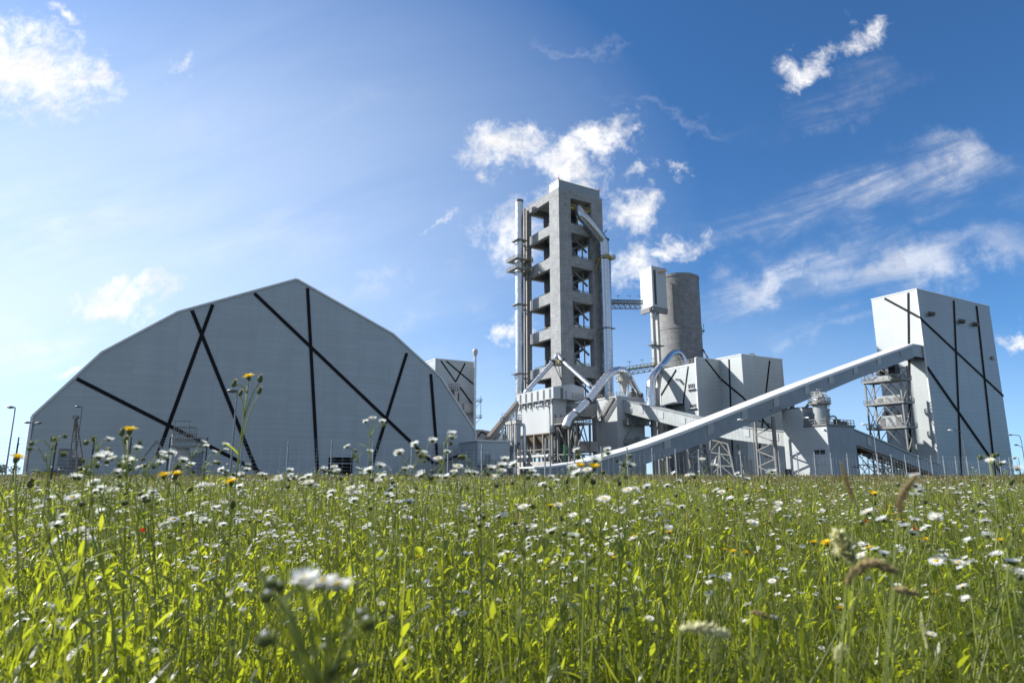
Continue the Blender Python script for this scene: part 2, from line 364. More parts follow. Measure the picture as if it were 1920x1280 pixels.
# ================================================================== ground
def ground():
    m, t = new_mat('meadow_soil'); co = t.add('ShaderNodeTexCoord').outputs['Object']
    n = t.smooth(t.noise(co, .35, 8, .65), .3, .7); c = t.mixc(n, (.030, .034, .012), (.085, .080, .030))
    out(t, t.add('ShaderNodeBsdfPrincipled', ins={'Base Color': c, 'Roughness': .95, 'Specular IOR Level': .1}).outputs[0])
    rs = [0, 3, 8, 20, 45, 90, 180, 400, 1000, 4500]; n = 48; v = [Vector((0, 0, 0))]; f = []
    for r in rs[1:]: v += [Vector((r * math.cos(2 * math.pi * k / n), r * math.sin(2 * math.pi * k / n), 0)) for k in range(n)]
    f += [(0, 1 + k, 1 + (k + 1) % n) for k in range(n)]
    for i in range(len(rs) - 2): f += [(1 + i * n + k, 1 + (i + 1) * n + k, 1 + (i + 1) * n + (k + 1) % n, 1 + i * n + (k + 1) % n) for k in range(n)]
    mb = MB(); mb.raw(v, f); struct('ground', mb, m)
    # concrete works yard under the plant, a sheet just above the soil
    y = MB(); a = Vector((-125, 112, .004)); y.prism([a, a + U * 300, a + U * 300 + V * 190, a + V * 190], (0, 0, .004))
    struct('paved_yard', y, plain('yard_concrete', (.30, .29, .27), .9, 0, .15, .2))
ground()

# ================================================================== storage hall
def hall():
    hu = Vector((math.cos(HTH), math.sin(HTH), 0)); hv = Vector((-hu.y, hu.x, 0)); c = Vector((-91.83, 125, 0)); W = 93.35
    pl = Plane(c, hu)
    half = [(0, 0), (0, 11.76), (9.89, 25.03), (22.79, 35.01)]
    prof = half + [(W / 2, 45.75)] + [(W - a, b) for a, b in reversed(half)]
    T = Thing('storage_hall', 'huge grey gabled storage hall with black diagonal bands across its end wall', 'hall', c + hu * W / 2)
    r1 = rect(pl, 107, 841, 133, 899); r2 = rect(pl, 352, 849, 379, 899); r3 = rect(pl, 615, 857, 661, 901)
    fix = lambda r: (r[0], .02, r[2], r[3])
    D = [fix(r1), fix(r2), fix(r3)]
    T.part('facade', MB().holed(pl, prof, [loop(d) for d in D], .4), M['hall'])
    L = 110; top = prof[1:-1]; rf = MB()
    for (a, b), (e, g) in zip(top, top[1:]):
        p = pl.at(a, b, -.4); q = pl.at(e, g, -.4); nrm = (q - p).cross(hv).normalized(); nrm = nrm if nrm.z > 0 else -nrm
        rf.prism([p, q, q - nrm * .3, p - nrm * .3], hv * L)
    T.part('roof', rf, M['hall_roof'])
    sw = MB()
    for a in (0, W): sw.prism([pl.at(a, 0, -.4), pl.at(a, 11.6, -.4), pl.at(a, 11.6, -.4) + hv * L, pl.at(a, 0, -.4) + hv * L], hu * (.3 if a == 0 else -.3))
    T.part('side_wall', sw, M['hall'])
    T.part('back_wall', MB().prism([pl.at(a, b, -L) for a, b in prof], -hv * .3), M['hall'])
    tr = MB()
    edge = [(0, 0)] + top + [(W, 0)]
    for i, ((a, b), (e, g)) in enumerate(zip(edge, edge[1:])):
        p = pl.at(a, b, -.5); q = pl.at(e, g, -.5); nrm = (q - p).cross(hv).normalized()
        if nrm.dot(pl.at(W / 2, 8) - p) > 0: nrm = -nrm
        tr.prism([p - nrm * .12, q - nrm * .12, q + nrm * .28, p + nrm * .28], pl.n * .75)
    T.part('roof_trim', tr, M['trim'])
    for i, (p, q, wd) in enumerate([((144, 710), (511, 896), 1.05), ((399, 571), (294, 857), 1.05), ((360, 582), (486, 894), 1.05), ((477, 550), (812, 868), 1.05),
                    ((576.5, 540), (596, 896), 1.0), ((762.5, 662), (689, 897), 1.0), ((807.5, 701), (820, 862), .95), ((816, 869), (860, 853), .6)]):
        band(T, pl, p, q, wd, .10 + .03 * i)
    d = D[0]; dm = (d[0], d[1] + (d[3] - d[1]) * .34, d[2], d[3])
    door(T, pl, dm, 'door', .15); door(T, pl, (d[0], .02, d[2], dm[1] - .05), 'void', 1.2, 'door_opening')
    door(T, pl, D[1], 'door', .2)
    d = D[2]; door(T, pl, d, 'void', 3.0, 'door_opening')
    T.part('lintel', MB().para(pl.at(d[0], d[3] * .68, -.7), hu * (d[2] - d[0]), Z * .35, pl.n * .3), M['door'])
hall()

# ================================================================== building behind the hall, its stack, the low shed
def crusher():
    c = Vector((-28.07, 235, 0)); pl = Plane(c, U); lf = Plane(c, -V)
    T = Thing('crusher_building', 'tall pale clad building with crossing black bands behind the hall roof', 'building', c)
    T.part('wall', MB().prism([pl.at(0, 0), pl.at(15.8, 0), pl.at(15.8, 42.2), pl.at(0, 42.2)], V * 14), M['mid'])
    T.part('roof_trim', MB().para(pl.at(-.15, 42.2, .15), U * 16.1, V * 14.3, Z * .35), M['trim'])
    T.part('annex', MB().para(pl.at(-7, 0, -9), U * 7, V * 10, Z * 40.6), M['mid'])
    rl = MB(); rail(rl, [pl.at(-6.8, 40.6, -9.2), pl.at(-.2, 40.6, -9.2)], 1.2, 1.4); T.part('railing', rl, M['steel'])
    for i, (p, q) in enumerate([((826.5, 676), (854.5, 716)), ((872, 681), (854.5, 715)), ((837, 677), (889, 721)), ((862.7, 726), (889, 762)), ((846, 732), (838, 744))]):
        band(T, pl, p, q, .75, .08 + .03 * i)
    # sampling box on a pipe, loading ledge
    b = MB(); a = pl.pt(846, 731, 2); e = pl.pt(862, 731, 2)
    b.para(a, e - a, V * 2, Z * .25); rail(b, [a, e], 2.2, .8, .06); rail(b, [a, a + V * 2], 2.2, 1, .06); T.part('balcony', b, M['pale_steel'])
    T.part('pipe', MB().tube([pl.pt(854.5, 731, 1), pl.pt(854.5, 756, 1)], .75), M['creamw'])
    for x in (848.5, 858.8): T.part('opening', MB().prism([pl.pt(x - 1.8, 737), pl.pt(x + 1.8, 737), pl.pt(x + 1.8, 752), pl.pt(x - 1.8, 752)], pl.n * .12), M['dark'])
    T.part('ledge', MB().prism([pl.pt(866, 773.5), pl.pt(889, 773.5), pl.pt(889, 776), pl.pt(866, 776)], pl.n * 1.6), M['pale_steel'])
    T.part('chute_box', MB().prism([pl.pt(868, 757), pl.pt(888, 757), pl.pt(888, 773.5), pl.pt(868, 773.5)], pl.n * 1.1), M['creamw'])
    # stack
    Y = 240; b = gx(895, Y); t = at(891, 657, Y)
    b = Vector((t.x, t.y, 0)); s = Thing('exhaust_stack', 'slim grey exhaust stack with a bulbous cap beside the banded tall building', 'chimney', b)
    s.part('pipe', MB().lathe(b, [(.55, 0), (.55, t.z - 3.5), (.47, t.z - 2)], 14), M['duct2'], smooth=False)
    s.part('cap', MB().lathe(b, [(.5, t.z - 2.4), (.95, t.z - .9), (1.05, t.z - .2), (.75, t.z + .5), (.1, t.z + .75)], 16), M['creamw'])
    for z in (27.2, 21.2):
        g = MB(); p = b + Z * z; g.para(p + U * .5 - V * .8, U * 2.2, V * 1.6, Z * .2); rail(g, [p + U * .6 - V * .8, p + U * 2.7 - V * .8, p + U * 2.7 + V * .8], 1.1, 1.0)
        s.part('platform', g, M['steel'])
    g = MB(); g.bar(b + U * 2.6 + Z * 21, b + U * 2.6 + Z * 29.5, .14).bar(b + U * .5 + Z * 19, b + U * 2.6 + Z * 21.2, .14).bar(b + U * .5 + Z * 25, b + U * 2.6 + Z * 27.2, .12)
    s.part('ladder', g, M['steel'])
    # far low shed
    Y = 262; p0 = gx(893, Y); pl2 = Plane(p0, U)
    T2 = Thing('low_shed', 'low grey gabled shed with a black chevron, far behind the inclined conveyor', 'shed', p0)
    pr = [pl2.sz(892, 897), pl2.sz(892, 807), pl2.sz(903.5, 807.5), pl2.sz(945, 815), pl2.sz(985, 830), pl2.sz(985, 897)]
    pr = [(a, max(z, 0)) for a, z in pr]
    T2.part('wall', MB().prism([pl2.at(*q) for q in pr], V * 20), M['hall'])
    T2.part('roof_trim', MB().prism([pl2.at(a, z, .3) for a, z in pr[1:5]] + [pl2.at(a, z + .5, .3) for a, z in reversed(pr[1:5])], V * 1), M['trim'])
    band(T2, pl2, (903, 809), (896, 818), .7, .1); band(T2, pl2, (903.5, 809), (932, 828), .7, .14)
crusher()

def low_building():
    c = Vector((-7.84, 150, 0)); r = Plane(c, U); l = Plane(c, -V)
    T = Thing('low_electrical_building', 'low grey flat-roofed building with an outside stair at the hall corner', 'building', c)
    T.part('wall', MB().para(c + Z * 3.0, U * 8.4, V * 10.2, Z * 5.3), M['hall'])
    T.part('base_wall', MB().para(c + U * .1 + V * .1, U * 8.2, V * 10, Z * 2.99), M['concl'])
    T.part('roof', MB().para(c - U * .3 - V * .3 + Z * 8.305, U * 9, V * 10.8, Z * .35), M['trim'])
    T.part('door', MB().para(r.at(2.0, 3.1, .05), U * 1.3, Z * 2.3, r.n * .06), M['door'])
    p = MB(); p.para(c + Z * 2.8 + r.n * 1.6, U * 6.4, -r.n * 1.6, Z * .2); rail(p, [c + Z * 3 + r.n * 1.5, c + Z * 3 + r.n * 1.5 + U * 6.2], 1.1, 1.2); T.part('landing', p, M['steel'])
    s = MB(); a = c + U * 6.4 + r.n * .8 + Z * 2.9; n = 15
    for i in range(n): s.para(a + U * (i * .27) - Z * (i * .19) + r.n * .7, U * .28, -r.n * 1.4, Z * .05)
    for k in (-.72, .72):
        q = a + r.n * k; e = q + U * (n * .27) - Z * (n * .19); s.bar(q, e, .08, .25); s.bar(q + Z * 1.05, e + Z * 1.05, .06)
        for i in range(5): m = q.lerp(e, i / 4); s.bar(m, m + Z * 1.05, .05)
    T.part('stair', s, M['steel'])
low_building()

# ================================================================== preheater tower
TT = .5397; TU = Vector((math.cos(TT), math.sin(TT), 0)); TV = Vector((-TU.y, TU.x, 0)); TO = Vector((16.85, 220, 0))
def TP(s, t, z): return TO + TU * s + TV * t + Z * z
def tower():
    T = Thing('preheater_tower', 'tall open concrete tower with stacked square openings and a grey cap', 'tower', TP(10, 11, 0))
    W, D = 20.0, 22.2; tops = [99.8, 86.6, 73.7, 60.8, 48.0, 34.0, 20.5]; bots = [90.1, 77.7, 64.7, 51.7, 38.2, 25.0, 12]
    H = 102.8
    for a, b, c, d in ((0, 5.3, 0, 6.1), (14.7, W, 0, 2.6), (0, 1.2, 20.2, D), (17.6, W, 20.0, D)):
        T.part('column', MB().para(TP(a, c, 0), TU * (b - a), TV * (d - c), Z * H), M['conc'])
    lv = [(99.8, H)] + [(tops[i + 1], bots[i]) for i in range(6)] + [(8.5, 12)]
    for z0, z1 in lv:
        b = MB().para(TP(5.3, .02, z0), TU * 9.4, TV * 1.6, Z * (z1 - z0)); T.part('beam', b, M['conc'])
        b = MB().para(TP(.02, 6.1, z0), TV * 13.9, TU * 1.6, Z * (z1 - z0)); T.part('beam', b, M['conc'])
        b = MB().para(TP(W - 1.6, 2.6, z0), TV * 17.4, TU * 1.58, Z * (z1 - z0)); T.part('beam', b, M['conc'])
        b = MB().para(TP(1.2, D - 1.6, z0), TU * 16.4, TV * 1.58, Z * (z1 - z0)); T.part('beam', b, M['conc'])
        T.part('floor_slab', MB().para(TP(1.65, 1.65, z1 - .5), TU * (W - 3.3), TV * (D - 3.3), Z * .45), M['conc'])
    T.part('cap', MB().para(TP(.25, .25, H + .004), TU * 18.9, TV * 6.0, Z * 2.9), M['silver'])
    T.part('cap_trim', MB().para(TP(.1, .1, H + 2.91), TU * 19.2, TV * 6.3, Z * .25), M['trim'])
    for s, t in ((.4, .4), (18.9, .4)):
        T.part('warning_lamp', MB().lathe(TP(s, t, H + 3.16), [(.3, 0), (.3, .5), (.15, .8)], 8), M['red'])
    r = MB(); rail(r, [TP(.3, 6.6, H), TP(.3, D - .3, H), TP(W - .3, D - .3, H)], 1.2, 1.6); T.part('roof_railing', r, M['steel'])
    # steel bracing, pipes and stairs seen through the openings on the right-hand face
    for i in range(6):
        z0, z1 = bots[i], tops[i]; g = MB(); q = 3.2
        g.bar(TP(7.6, q, z0), TP(7.6, q, z1), .5).bar(TP(12.6, q, z0), TP(12.6, q, z1), .35)
        g.bar(TP(8.2, q, z1 - .3), TP(14.6, q, z1 - 5.2), .55).bar(TP(7.2, q + .8, z0 + 4.2), TP(14.0, q + .8, z0 - .2), .5)
        g.bar(TP(6.4, q + 2, z0 + 3.0), TP(13.2, q + 2, z0 + 6.8), .7, .9).bar(TP(6.2, q + 4, z0 + .5), TP(12.8, q + 4, z0 + 5.5), .35)
        for k in range(5): g.bar(TP(10 + k, q + 5, z0), TP(10 + k, q + 5, z0 + 4.2), .14)
        for k in (1.2, 2.6, 4.1): g.bar(TP(9.5, q + 5, z0 + k), TP(14.6, q + 5, z0 + k - .8), .14)
        if i: T.part('bracing', g, M['steel'])
        T.part('equipment_shade_box', MB().para(TP(5.2, 8.2, z1 - 5.6), TU * 9.0, TV * 9.5, Z * 5.0).para(TP(6.0, 6.6, z1 - 3.2), TU * 7.0, TV * 1.5, Z * 2.2), M['dark'])  # dark boxes added to darken the upper half of each opening
        y = MB(); rail(y, [TP(5.5, 1.9, z0), TP(14.5, 1.9, z0)], 1.2, 1.1, .07); rail(y, [TP(1.9, 6.3, z0), TP(1.9, 19.5, z0)], 1.2, 1.3, .06)
        T.part('railing', y, M['yellow'] if i in (3, 4, 5) else M['steel'])
    # hanging platform in the top opening
    g = MB(); g.para(TP(5.4, .7, 96.3), TU * 9.0, TV * 2.2, Z * .3); rail(g, [TP(5.5, .7, 96.6), TP(14.4, .7, 96.6)], 1.3, 1.1, .06)
    g.bar(TP(8.6, .6, 90.2), TP(8.6, .6, 97), .4).bar(TP(8.6, .6, 97), TP(11, .6, 97.4), .4); T.part('platform', g, M['yellow'])
    # cyclones and vessels
    for s, t, r, z0, z1 in ((11.5, 10.5, 3.0, 80, 86.5), (8.6, 11.6, 3.4, 67, 73.5), (9.0, 12.2, 4.0, 54, 59.6), (13.5, 14.5, 3.2, 41, 47.5), (8.4, 10.0, 2.6, 29, 33.5), (12, 15, 3.0, 93, 99)):
        c = TP(s, t, 0); T.part('cyclone', MB().lathe(c, [(.6, z0 - 5.5), (1.0, z0 - 4.5), (r, z0), (r, z1 - .4), (r * .8, z1)], 24), M['darkgrey'])
        y = MB(); rail(y, [c + Vector((math.cos(k * .7), math.sin(k * .7), 0)) * (r + .5) + Z * (z1 - 1.5) for k in range(9)], 1.1, 1.4, .07, True); T.part('railing', y, M['yellow'])
    for s, t in ((6.5, 18.3), (10.5, 18.6)):
        T.part('riser_pipe', MB().tube([TP(s, t, 12), TP(s, t, 98)], .8), M['darkgrey'])
    # corner drain and lamps on the left face
    T.part('drain_pipe', MB().tube([TP(-.9, 21.6, 14), TP(-.9, 21.6, 102)], .35), M['rust'])
    T.part('cable_tray', MB().bar(TP(-.6, 20.9, 14), TP(-.6, 20.9, 101), .5, .9), M['concl'])
tower()

def tower_duct():
    pf = Plane(TO, TU); off = 2.9
    P = lambda x, y, o=off: pf.pt(x, y, o)
    T = Thing('tower_gas_duct', 'wide shiny gas duct bending out of the top opening and down the tower', 'duct', P(1138, 735))
    path = bez([P(1083, 392, -1.5), P(1091, 404, .8), P(1107, 422, 2.0), P(1124, 443, 2.8), P(1130.5, 454, off), P(1132, 470), P(1133.5, 500), P(1137.5, 620), P(1140, 740), P(1141, 790)], 7)
    T.part('pipe', MB().tube(path, 1.98, 24), M['duct3'], smooth=True)
    for px, py in ((1131.5, 450), (1133, 482), (1137.5, 616.5)):
        c = P(px, py); ring = MB().lathe(c - Z * .2, [(2.02, 0), (2.2, .05), (2.2, .4), (2.02, .45)], 20); T.part('flange', ring, M['darkgrey'])
    for px, py, wd, yel in ((1134.5, 487, 5.2, 1), (1138, 617, 4.4, 0)):
        c = P(px, py); g = MB(); k = wd / 2
        for s0 in (-1, 1): g.para(c + TU * (-k) + TV * (s0 * (k - .6) - .6), TU * wd, TV * 1.2, Z * .25).para(c + TU * (s0 * (k - .6) - .6) - TV * (k - 1.2), TU * 1.2, TV * (wd - 2.4), Z * .24)
        g.bar(c - TU * k - Z * .1, c - TU * (k + .6) + TV * 2.2 - Z * 4.5, .25).bar(c + TU * k, c + TU * (k - 2) + TV * 2.2 - Z * 4, .2)
        if yel: rail(g, [c - TU * k - TV * k, c + TU * k - TV * k, c + TU * k + TV * k], 1.3, 1.0, .08)
        T.part('platform', g, M['yellow'] if yel else M['steel'])
    g = MB(); a = P(1117, 455); b = P(1138, 431); g.bar(a, b, .5, .3).bar(a, a - Z * 4 + TV * 2.5, .25); T.part('support_arm', g, M['steel'])
    c = P(1128, 500, .7); T.part('cable_pipe', MB().tube([P(1143.5, 480, .5), P(1148.5, 735, .5)], .28), M['dark'])
tower_duct()

def tower_chimney():
    t = at(973.5, 376, 235); b = Vector((t.x, t.y, 0)); T = Thing('steel_chimney', 'tall shiny cylindrical chimney standing against the concrete tower', 'chimney', b)
    T.part('pipe', MB().lathe(b, [(1.55, 0), (1.55, t.z)], 28), M['duct2'], smooth=False)
    T.part('rim', MB().lathe(b + Z * (t.z - .9), [(1.62, 0), (1.68, .1), (1.68, .9), (1.4, 1.0)], 28), M['darkgrey'])
    for z, kind in ((at(973, 453, 235).z, 0), (at(973, 491, 235).z, 1), (at(973, 509, 235).z, 1), (at(973, 573, 235).z, 0), (at(975, 702, 235).z, 0)):
        g = MB(); k = 3.6 if kind else 2.3; c = b + Z * z
        for s0 in (-1, 1): g.para(c - TU * k + TV * (s0 * (k - .9) - .9), TU * (2 * k), TV * 1.8, Z * .3).para(c + TU * (s0 * (k - .8) - .8) - TV * (k - 1.8), TU * 1.6, TV * (2 * k - 3.6), Z * .29)
        g.bar(c + TU * 1, c + TU * 3.6 - Z * 3.4, .3).bar(c - TU * k, c - TU * 1.6 - Z * 1.8, .2)
        if kind: rail(g, [c - TU * k + TV * k, c - TU * k - TV * k, c + TU * k - TV * k], 1.35, 1.0, .09)
        T.part('platform', g, M['pale_steel'])
        if kind:
            y = MB(); rail(y, [c + TU * k - TV * k, c + TU * (k + 1.6) - TV * k * .4, c + TU * k + TV * k], 1.35, .9, .1); T.part('railing', y, M['yellow'])
    l = MB(); l.bar(b + TU * 1.9 + TV * .9, b + TU * 1.9 + TV * .9 + Z * (t.z - 3), .25); T.part('ladder', l, M['darkgrey'])
tower_chimney()

# ================================================================== filter house, its satellites
FO = Vector((11.99, 194, 0))
def FP(s, t, z): return FO + U * s + V * t + Z * z
def filter_house():
    T = Thing('filter_house', 'white bag filter house on hoppers with a gabled top storey below the concrete tower', 'filter house', FP(5, 10, 0))
    W, D = 9.6, 20.6
    T.part('casing', MB().para(FP(0, 0, 13.1), U * 5.2, V * D, Z * 10.2), M['white'])
    T.part('rear_casing', MB().para(FP(5.205, 2.2, 13.4), U * 4.3, V * (D - 2.2), Z * 9.8), M['grey'])
    T.part('inlet_drum', MB().tube([FP(6.0, 1.0, 16), FP(6.0, 1.0, 21)], 1.5, 18), M['darkgrey'])
    T.part('sill', MB().para(FP(-.15, -.15, 12.8), U * 9.6, V * (D + .3), Z * .29), M['brown'])
    for i in range(4):
        t0 = .6 + i * 5.0
        for s0 in (.2, 4.8):
            c = FP(s0 + 2.2, t0 + 2.3, 0); tp = [FP(s0, t0, 12.78), FP(s0 + 4.4, t0, 12.78), FP(s0 + 4.4, t0 + 4.6, 12.78), FP(s0, t0 + 4.6, 12.78)]
            bt = [c + U * a + V * b + Z * 9.3 for a, b in ((-.5, -.5), (.5, -.5), (.5, .5), (-.5, .5))]
            mb = MB(); mb.raw(tp + bt, [(0, 1, 2, 3), (7, 6, 5, 4)] + [(k, (k + 1) % 4, 4 + (k + 1) % 4, 4 + k) for k in range(4)])
            mb.tube([c + Z * 9.4, c + Z * 7.6], .4, 8); T.part('hopper', mb, M['brown'])
    for i in range(5):
        for s0 in (-.05, 4.8, 9.2):
            T.part('column', MB().bar(FP(s0 + .1, .2 + i * 5.05, 0), FP(s0 + .1, .2 + i * 5.05, 12.78), .5), M['pale_steel'])
    g = MB()
    for i in range(4):
        t0 = .2 + i * 5.05
        g.bar(FP(0, t0, 8.2), FP(0, t0 + 5, 8.2), .3).bar(FP(0, t0, 8.2), FP(0, t0 + 2.5, 5.5), .2).bar(FP(0, t0 + 2.5, 5.5), FP(0, t0 + 5, 8.2), .2)
    for s0, s1 in ((0, 4.8), (4.8, 9.2)): g.bar(FP(s0, .2, 8.2), FP(s1, .2, 8.2), .3).bar(FP(s0, .2, 12.5), FP((s0 + s1) / 2, .2, 8.2), .22).bar(FP(s1, .2, 12.5), FP((s0 + s1) / 2, .2, 8.2), .22)
    T.part('bracing', g, M['pale_steel'])
    g = MB()
    for i in range(4): g.tube([FP(2.4, 2.9 + i * 5, 7.6), FP(-.9, 2.9 + i * 5, 6.2)], .3, 8).tube([FP(6.9, 2.9 + i * 5, 7.4), FP(9.4, 2.9 + i * 5, 6.0)], .3, 8)
    g.tube([FP(-.9, .5, 6.2), FP(-.9, 20, 6.2)], .45, 10); T.part('screw_conveyor', g, M['creamw'])
    T.part('base_wall', MB().para(FP(-1.2, -1.2, 0), U * 12, V * .6, Z * 4.4).para(FP(-1.2, -.59, 0), U * .6, V * 21, Z * 4.6), M['concl'])
    # gabled top storey
    a = Plane(FO + U * -.8 + V * -1.5 * 0 - V * 1.9, U); pr = [(0, 22.9), (11.2, 22.9), (11.2, 26.7), (7.0, 27.6), (0, 26.3)]
    T.part('top_storey', MB().prism([a.at(*q) for q in pr], V * 21.5), M['white'])
    lf = Plane(a.c, -V)
    for i in range(6):
        s0 = -1.3 - i * 3.5
        T.part('louvre', MB().para(lf.at(s0 - .9, 23.2, .003), lf.d * .9, Z * 2.7, lf.n * .1), M['darkgrey'])
    T.part('louvre', MB().para(a.at(2.6, 23.0, .003), U * .9, Z * 3.2, a.n * .1), M['darkgrey'])
    T.part('door', MB().para(a.at(4.6, 22.95, .003), U * 1.7, Z * 2.4, a.n * .35), M['white'])
    g = MB(); rail(g, [a.at(6.5, 22.9, .8), a.at(11, 22.9, .8)], 1.9, 1.1, .06); g.para(a.at(4.4, 22.7, .9), U * 7, -a.n * .9, Z * .2); T.part('gallery_rail', g, M['grey'])
    for i in range(7):
        b = MB(); p = lf.at(-.6 - i * 3.4, 22.9, 0); b.bar(p + lf.n * .1, p + lf.n * .1 - Z * 1.8 - lf.n * .7 * 0, .3); b.bar(p - lf.d * .4, p - Z * 1.2 - lf.d * 1.0, .3, .5); T.part('bracket', b, M['darkgrey'])
filter_house()

def duct_trestle():
    c = at(1064, 792, 188); T = Thing('steel_trestle', 'grey steel trestle with a railed deck carrying the lower end of a big duct', 'trestle', Vector((c.x, c.y, 0)))
    z = c.z; b = Vector((c.x, c.y, 0)); P = lambda s, t, h: b + U * s + V * t + Z * h
    T.part('deck', MB().para(P(-.3, -.3, z - .3), U * 9.2, V * 7, Z * .3), M['pale_steel'])
    g = MB(); rail(g, [P(-.2, 6.4, z), P(-.2, -.2, z), P(8.8, -.2, z), P(8.8, 6.4, z)], 1.4, 1.1, .06); T.part('railing', g, M['pale_steel'])
    for s0 in (.6, 3.2, 8.0):
        for t0 in (.2, 6): T.part('leg', MB().bar(P(s0, t0, 0), P(s0, t0, z - .3), .5), M['pale_steel'])
    g = MB()
    for t0 in (.2, 6):
        for a, e in ((.6, 3.2), (3.2, 8.0)):
            for h0, h1 in ((0, 6.5), (6.5, z - .4)): g.bar(P(a, t0, h0), P((a + e) / 2, t0, h1), .28).bar(P(e, t0, h0), P((a + e) / 2, t0, h1), .28)
        g.bar(P(.6, t0, 6.5), P(8, t0, 6.5), .35)
    for s0 in (.6, 3.2, 8):
        g.bar(P(s0, .2, 6.5), P(s0, 6, z - .4), .25).bar(P(s0, .2, 0), P(s0, 6, 6.5), .25).bar(P(s0, .2, 6.5), P(s0, 6, 6.5), .3)
    T.part('bracing', g, M['pale_steel'])
    T.part('cooler_block', MB().para(P(.4, 7.2, 0), U * 9.0, V * 6, Z * (z - 2.0)), M['darkgrey'])
    g = MB()
    for k in range(5): g.bar(P(.5 + k * 2, 6.9, 0), P(.5 + k * 2, 6.9, z + 3), .22); g.bar(P(.2, 6.8, 2.4 + k * 2.6), P(9.2, 6.8, 2.4 + k * 2.6), .2); g.bar(P(.4 + k * 1.7, 5.2, 1 + k * 2), P(2.8 + k * 1.4, 5.2, 4.5 + k * 2.2), .3)
    T.part('pipe_rack', g, M['steel'])
    T.part('fan_casing', MB().tube([P(6.2, 2, 2.6), P(6.2, 4.5, 2.6)], 2.2, 20).para(P(2.4, 2.2, 0), U * 2.2, V * 2.5, Z * 3.0), M['darkgrey'])
duct_trestle()

def dust_filter():
    c = at(968, 829, 166); b = Vector((c.x, c.y, 0)); P = lambda s, t, h: b + U * s + V * t + Z * h
    T = Thing('small_dust_filter', 'small pale ribbed dust filter on legs beside the filter house', 'filter', b)
    z0 = c.z; z1 = at(968, 794, 166).z
    T.part('casing', MB().para(P(0, 0, z0), U * 1.3, V * 5.0, Z * (z1 - z0)), M['grey'])
    for i in range(5): T.part('rib', MB().para(P(-.14, .3 + i * 1.05, z0 + .1), U * .138, V * .25, Z * (z1 - z0 - .2)), M['creamw'])
    T.part('lid', MB().para(P(-.25, -.25, z1), U * 1.8, V * 5.5, Z * .8), M['creamw'])
    g = MB(); rail(g, [P(-.2, 3, z1 + .8), P(-.2, -.2, z1 + .8), P(1.5, -.2, z1 + .8), P(1.5, 3, z1 + .8)], 1.5, .8, .05); T.part('railing', g, M['steel'])
    mb = MB(); tp = [P(0, 0, z0), P(1.3, 0, z0), P(1.3, 5, z0), P(0, 5, z0)]; bt = [P(.4, 2, z0 - 2.6), P(.9, 2, z0 - 2.6), P(.9, 3, z0 - 2.6), P(.4, 3, z0 - 2.6)]
    mb.raw(tp + bt, [(0, 1, 2, 3), (7, 6, 5, 4)] + [(k, (k + 1) % 4, 4 + (k + 1) % 4, 4 + k) for k in range(4)]); T.part('hopper', mb, M['grey'])
    for s0, t0 in ((.1, .1), (1.2, .1), (.1, 4.9), (1.2, 4.9)): T.part('leg', MB().bar(P(s0, t0, 0), P(s0, t0, z0), .22), M['steel'])
    x = MB(); x.bar(P(.1, .1, z0 - .2), P(.1, 4.9, 3), .15).bar(P(.1, 4.9, z0 - .2), P(.1, .1, 3), .15); T.part('bracing', x, M['steel'])
    T.part('outlet_pipe', MB().tube(bez([P(1.3, .6, z1 - .5), P(2.0, .4, z1 - .1), P(2.5, .2, z1 - .8), P(2.5, .2, z0), P(2.5, .2, 3)], 5), .38, 12), M['duct2'], smooth=True)
    T.part('fan', MB().tube([P(3.6, -.3, 2.3), P(3.6, .8, 2.3)], 1.3, 18).tube(bez([P(3.6, .2, 3.4), P(4.1, .2, 5.4), P(3.2, .2, 6.4), P(2.6, .2, 6.6)], 4), .42, 10), M['steel'])
    T.part('motor', MB().para(P(4.8, -.8, .6), U * 1.8, V * 1.2, Z * 1.4).para(P(-.5, -1.5, 0), U * 6.5, V * 2.4, Z * .58), M['creamw'])
    # support frame with a slanting white brace, left of the filter
    f = Thing('pipe_support_frame', 'small white braced steel frame carrying the inclined conveyor', 'frame', gx(945, 168))
    q = at(944, 806, 168); w0 = at(935, 829, 168); w1 = at(955, 829, 168)
    f.part('brace', MB().bar(q, w0, .45), M['lampw']); f.part('brace', MB().bar(q, w1, .25), M['steel'])
    g = MB(); g.bar(q, q + Z * 3.2, .2).bar(Vector((w0.x, w0.y, 0)), w0, .3).bar(Vector((w1.x, w1.y, 0)), w1, .3).bar(w0, w1, .2); rail(g, [at(938, 795, 168), at(952, 790, 168)], 1.5, .7, .06)
    f.part('post', g, M['steel'])
dust_filter()

def inclined_conveyor():
    a = at(909, 832, 172); b = at(966, 762, 196); base = Vector((a.x, a.y, 0)); d = b - a; a0 = a - d * (a.z / d.z) if a.z > 0 else a
    T = Thing('inclined_conveyor', 'narrow dark inclined conveyor rising to the filter house roof', 'conveyor', base)
    T.part('belt_gallery', MB().bar(a - d * .25, b + d * .05, 1.6, 1.3), M['steel'])
    T.part('hood', MB().bar(a - d * .25 + Z * .8, b + d * .05 + Z * .8, 1.2, .3), M['brown'])
    g = MB(); rail(g, [a + U * 1.0 + Z * .5, b + U * 1.0 + Z * .5], 1.2, 2.2, .06); bridge_lattice(g, a + U * 1.0, b + U * 1.0, 1.2, 8, .12); T.part('walkway', g, M['steel'])
    for k in (.15, .6): p = a.lerp(b, k); T.part('leg', MB().bar(Vector((p.x - .7, p.y, 0)), p - U * .3, .35).bar(Vector((p.x + 1.4, p.y, 0)), p + U * .3, .35), M['steel'])
    m = MB(); q = at(941, 775, 185); m.bar(q - Z * 5, q, .12).bar(q - Z * 4.5 + U * 2, q + U * 2, .12).bar(q, q + U * 2.6, .1); T.part('mast', m, M['steel'])
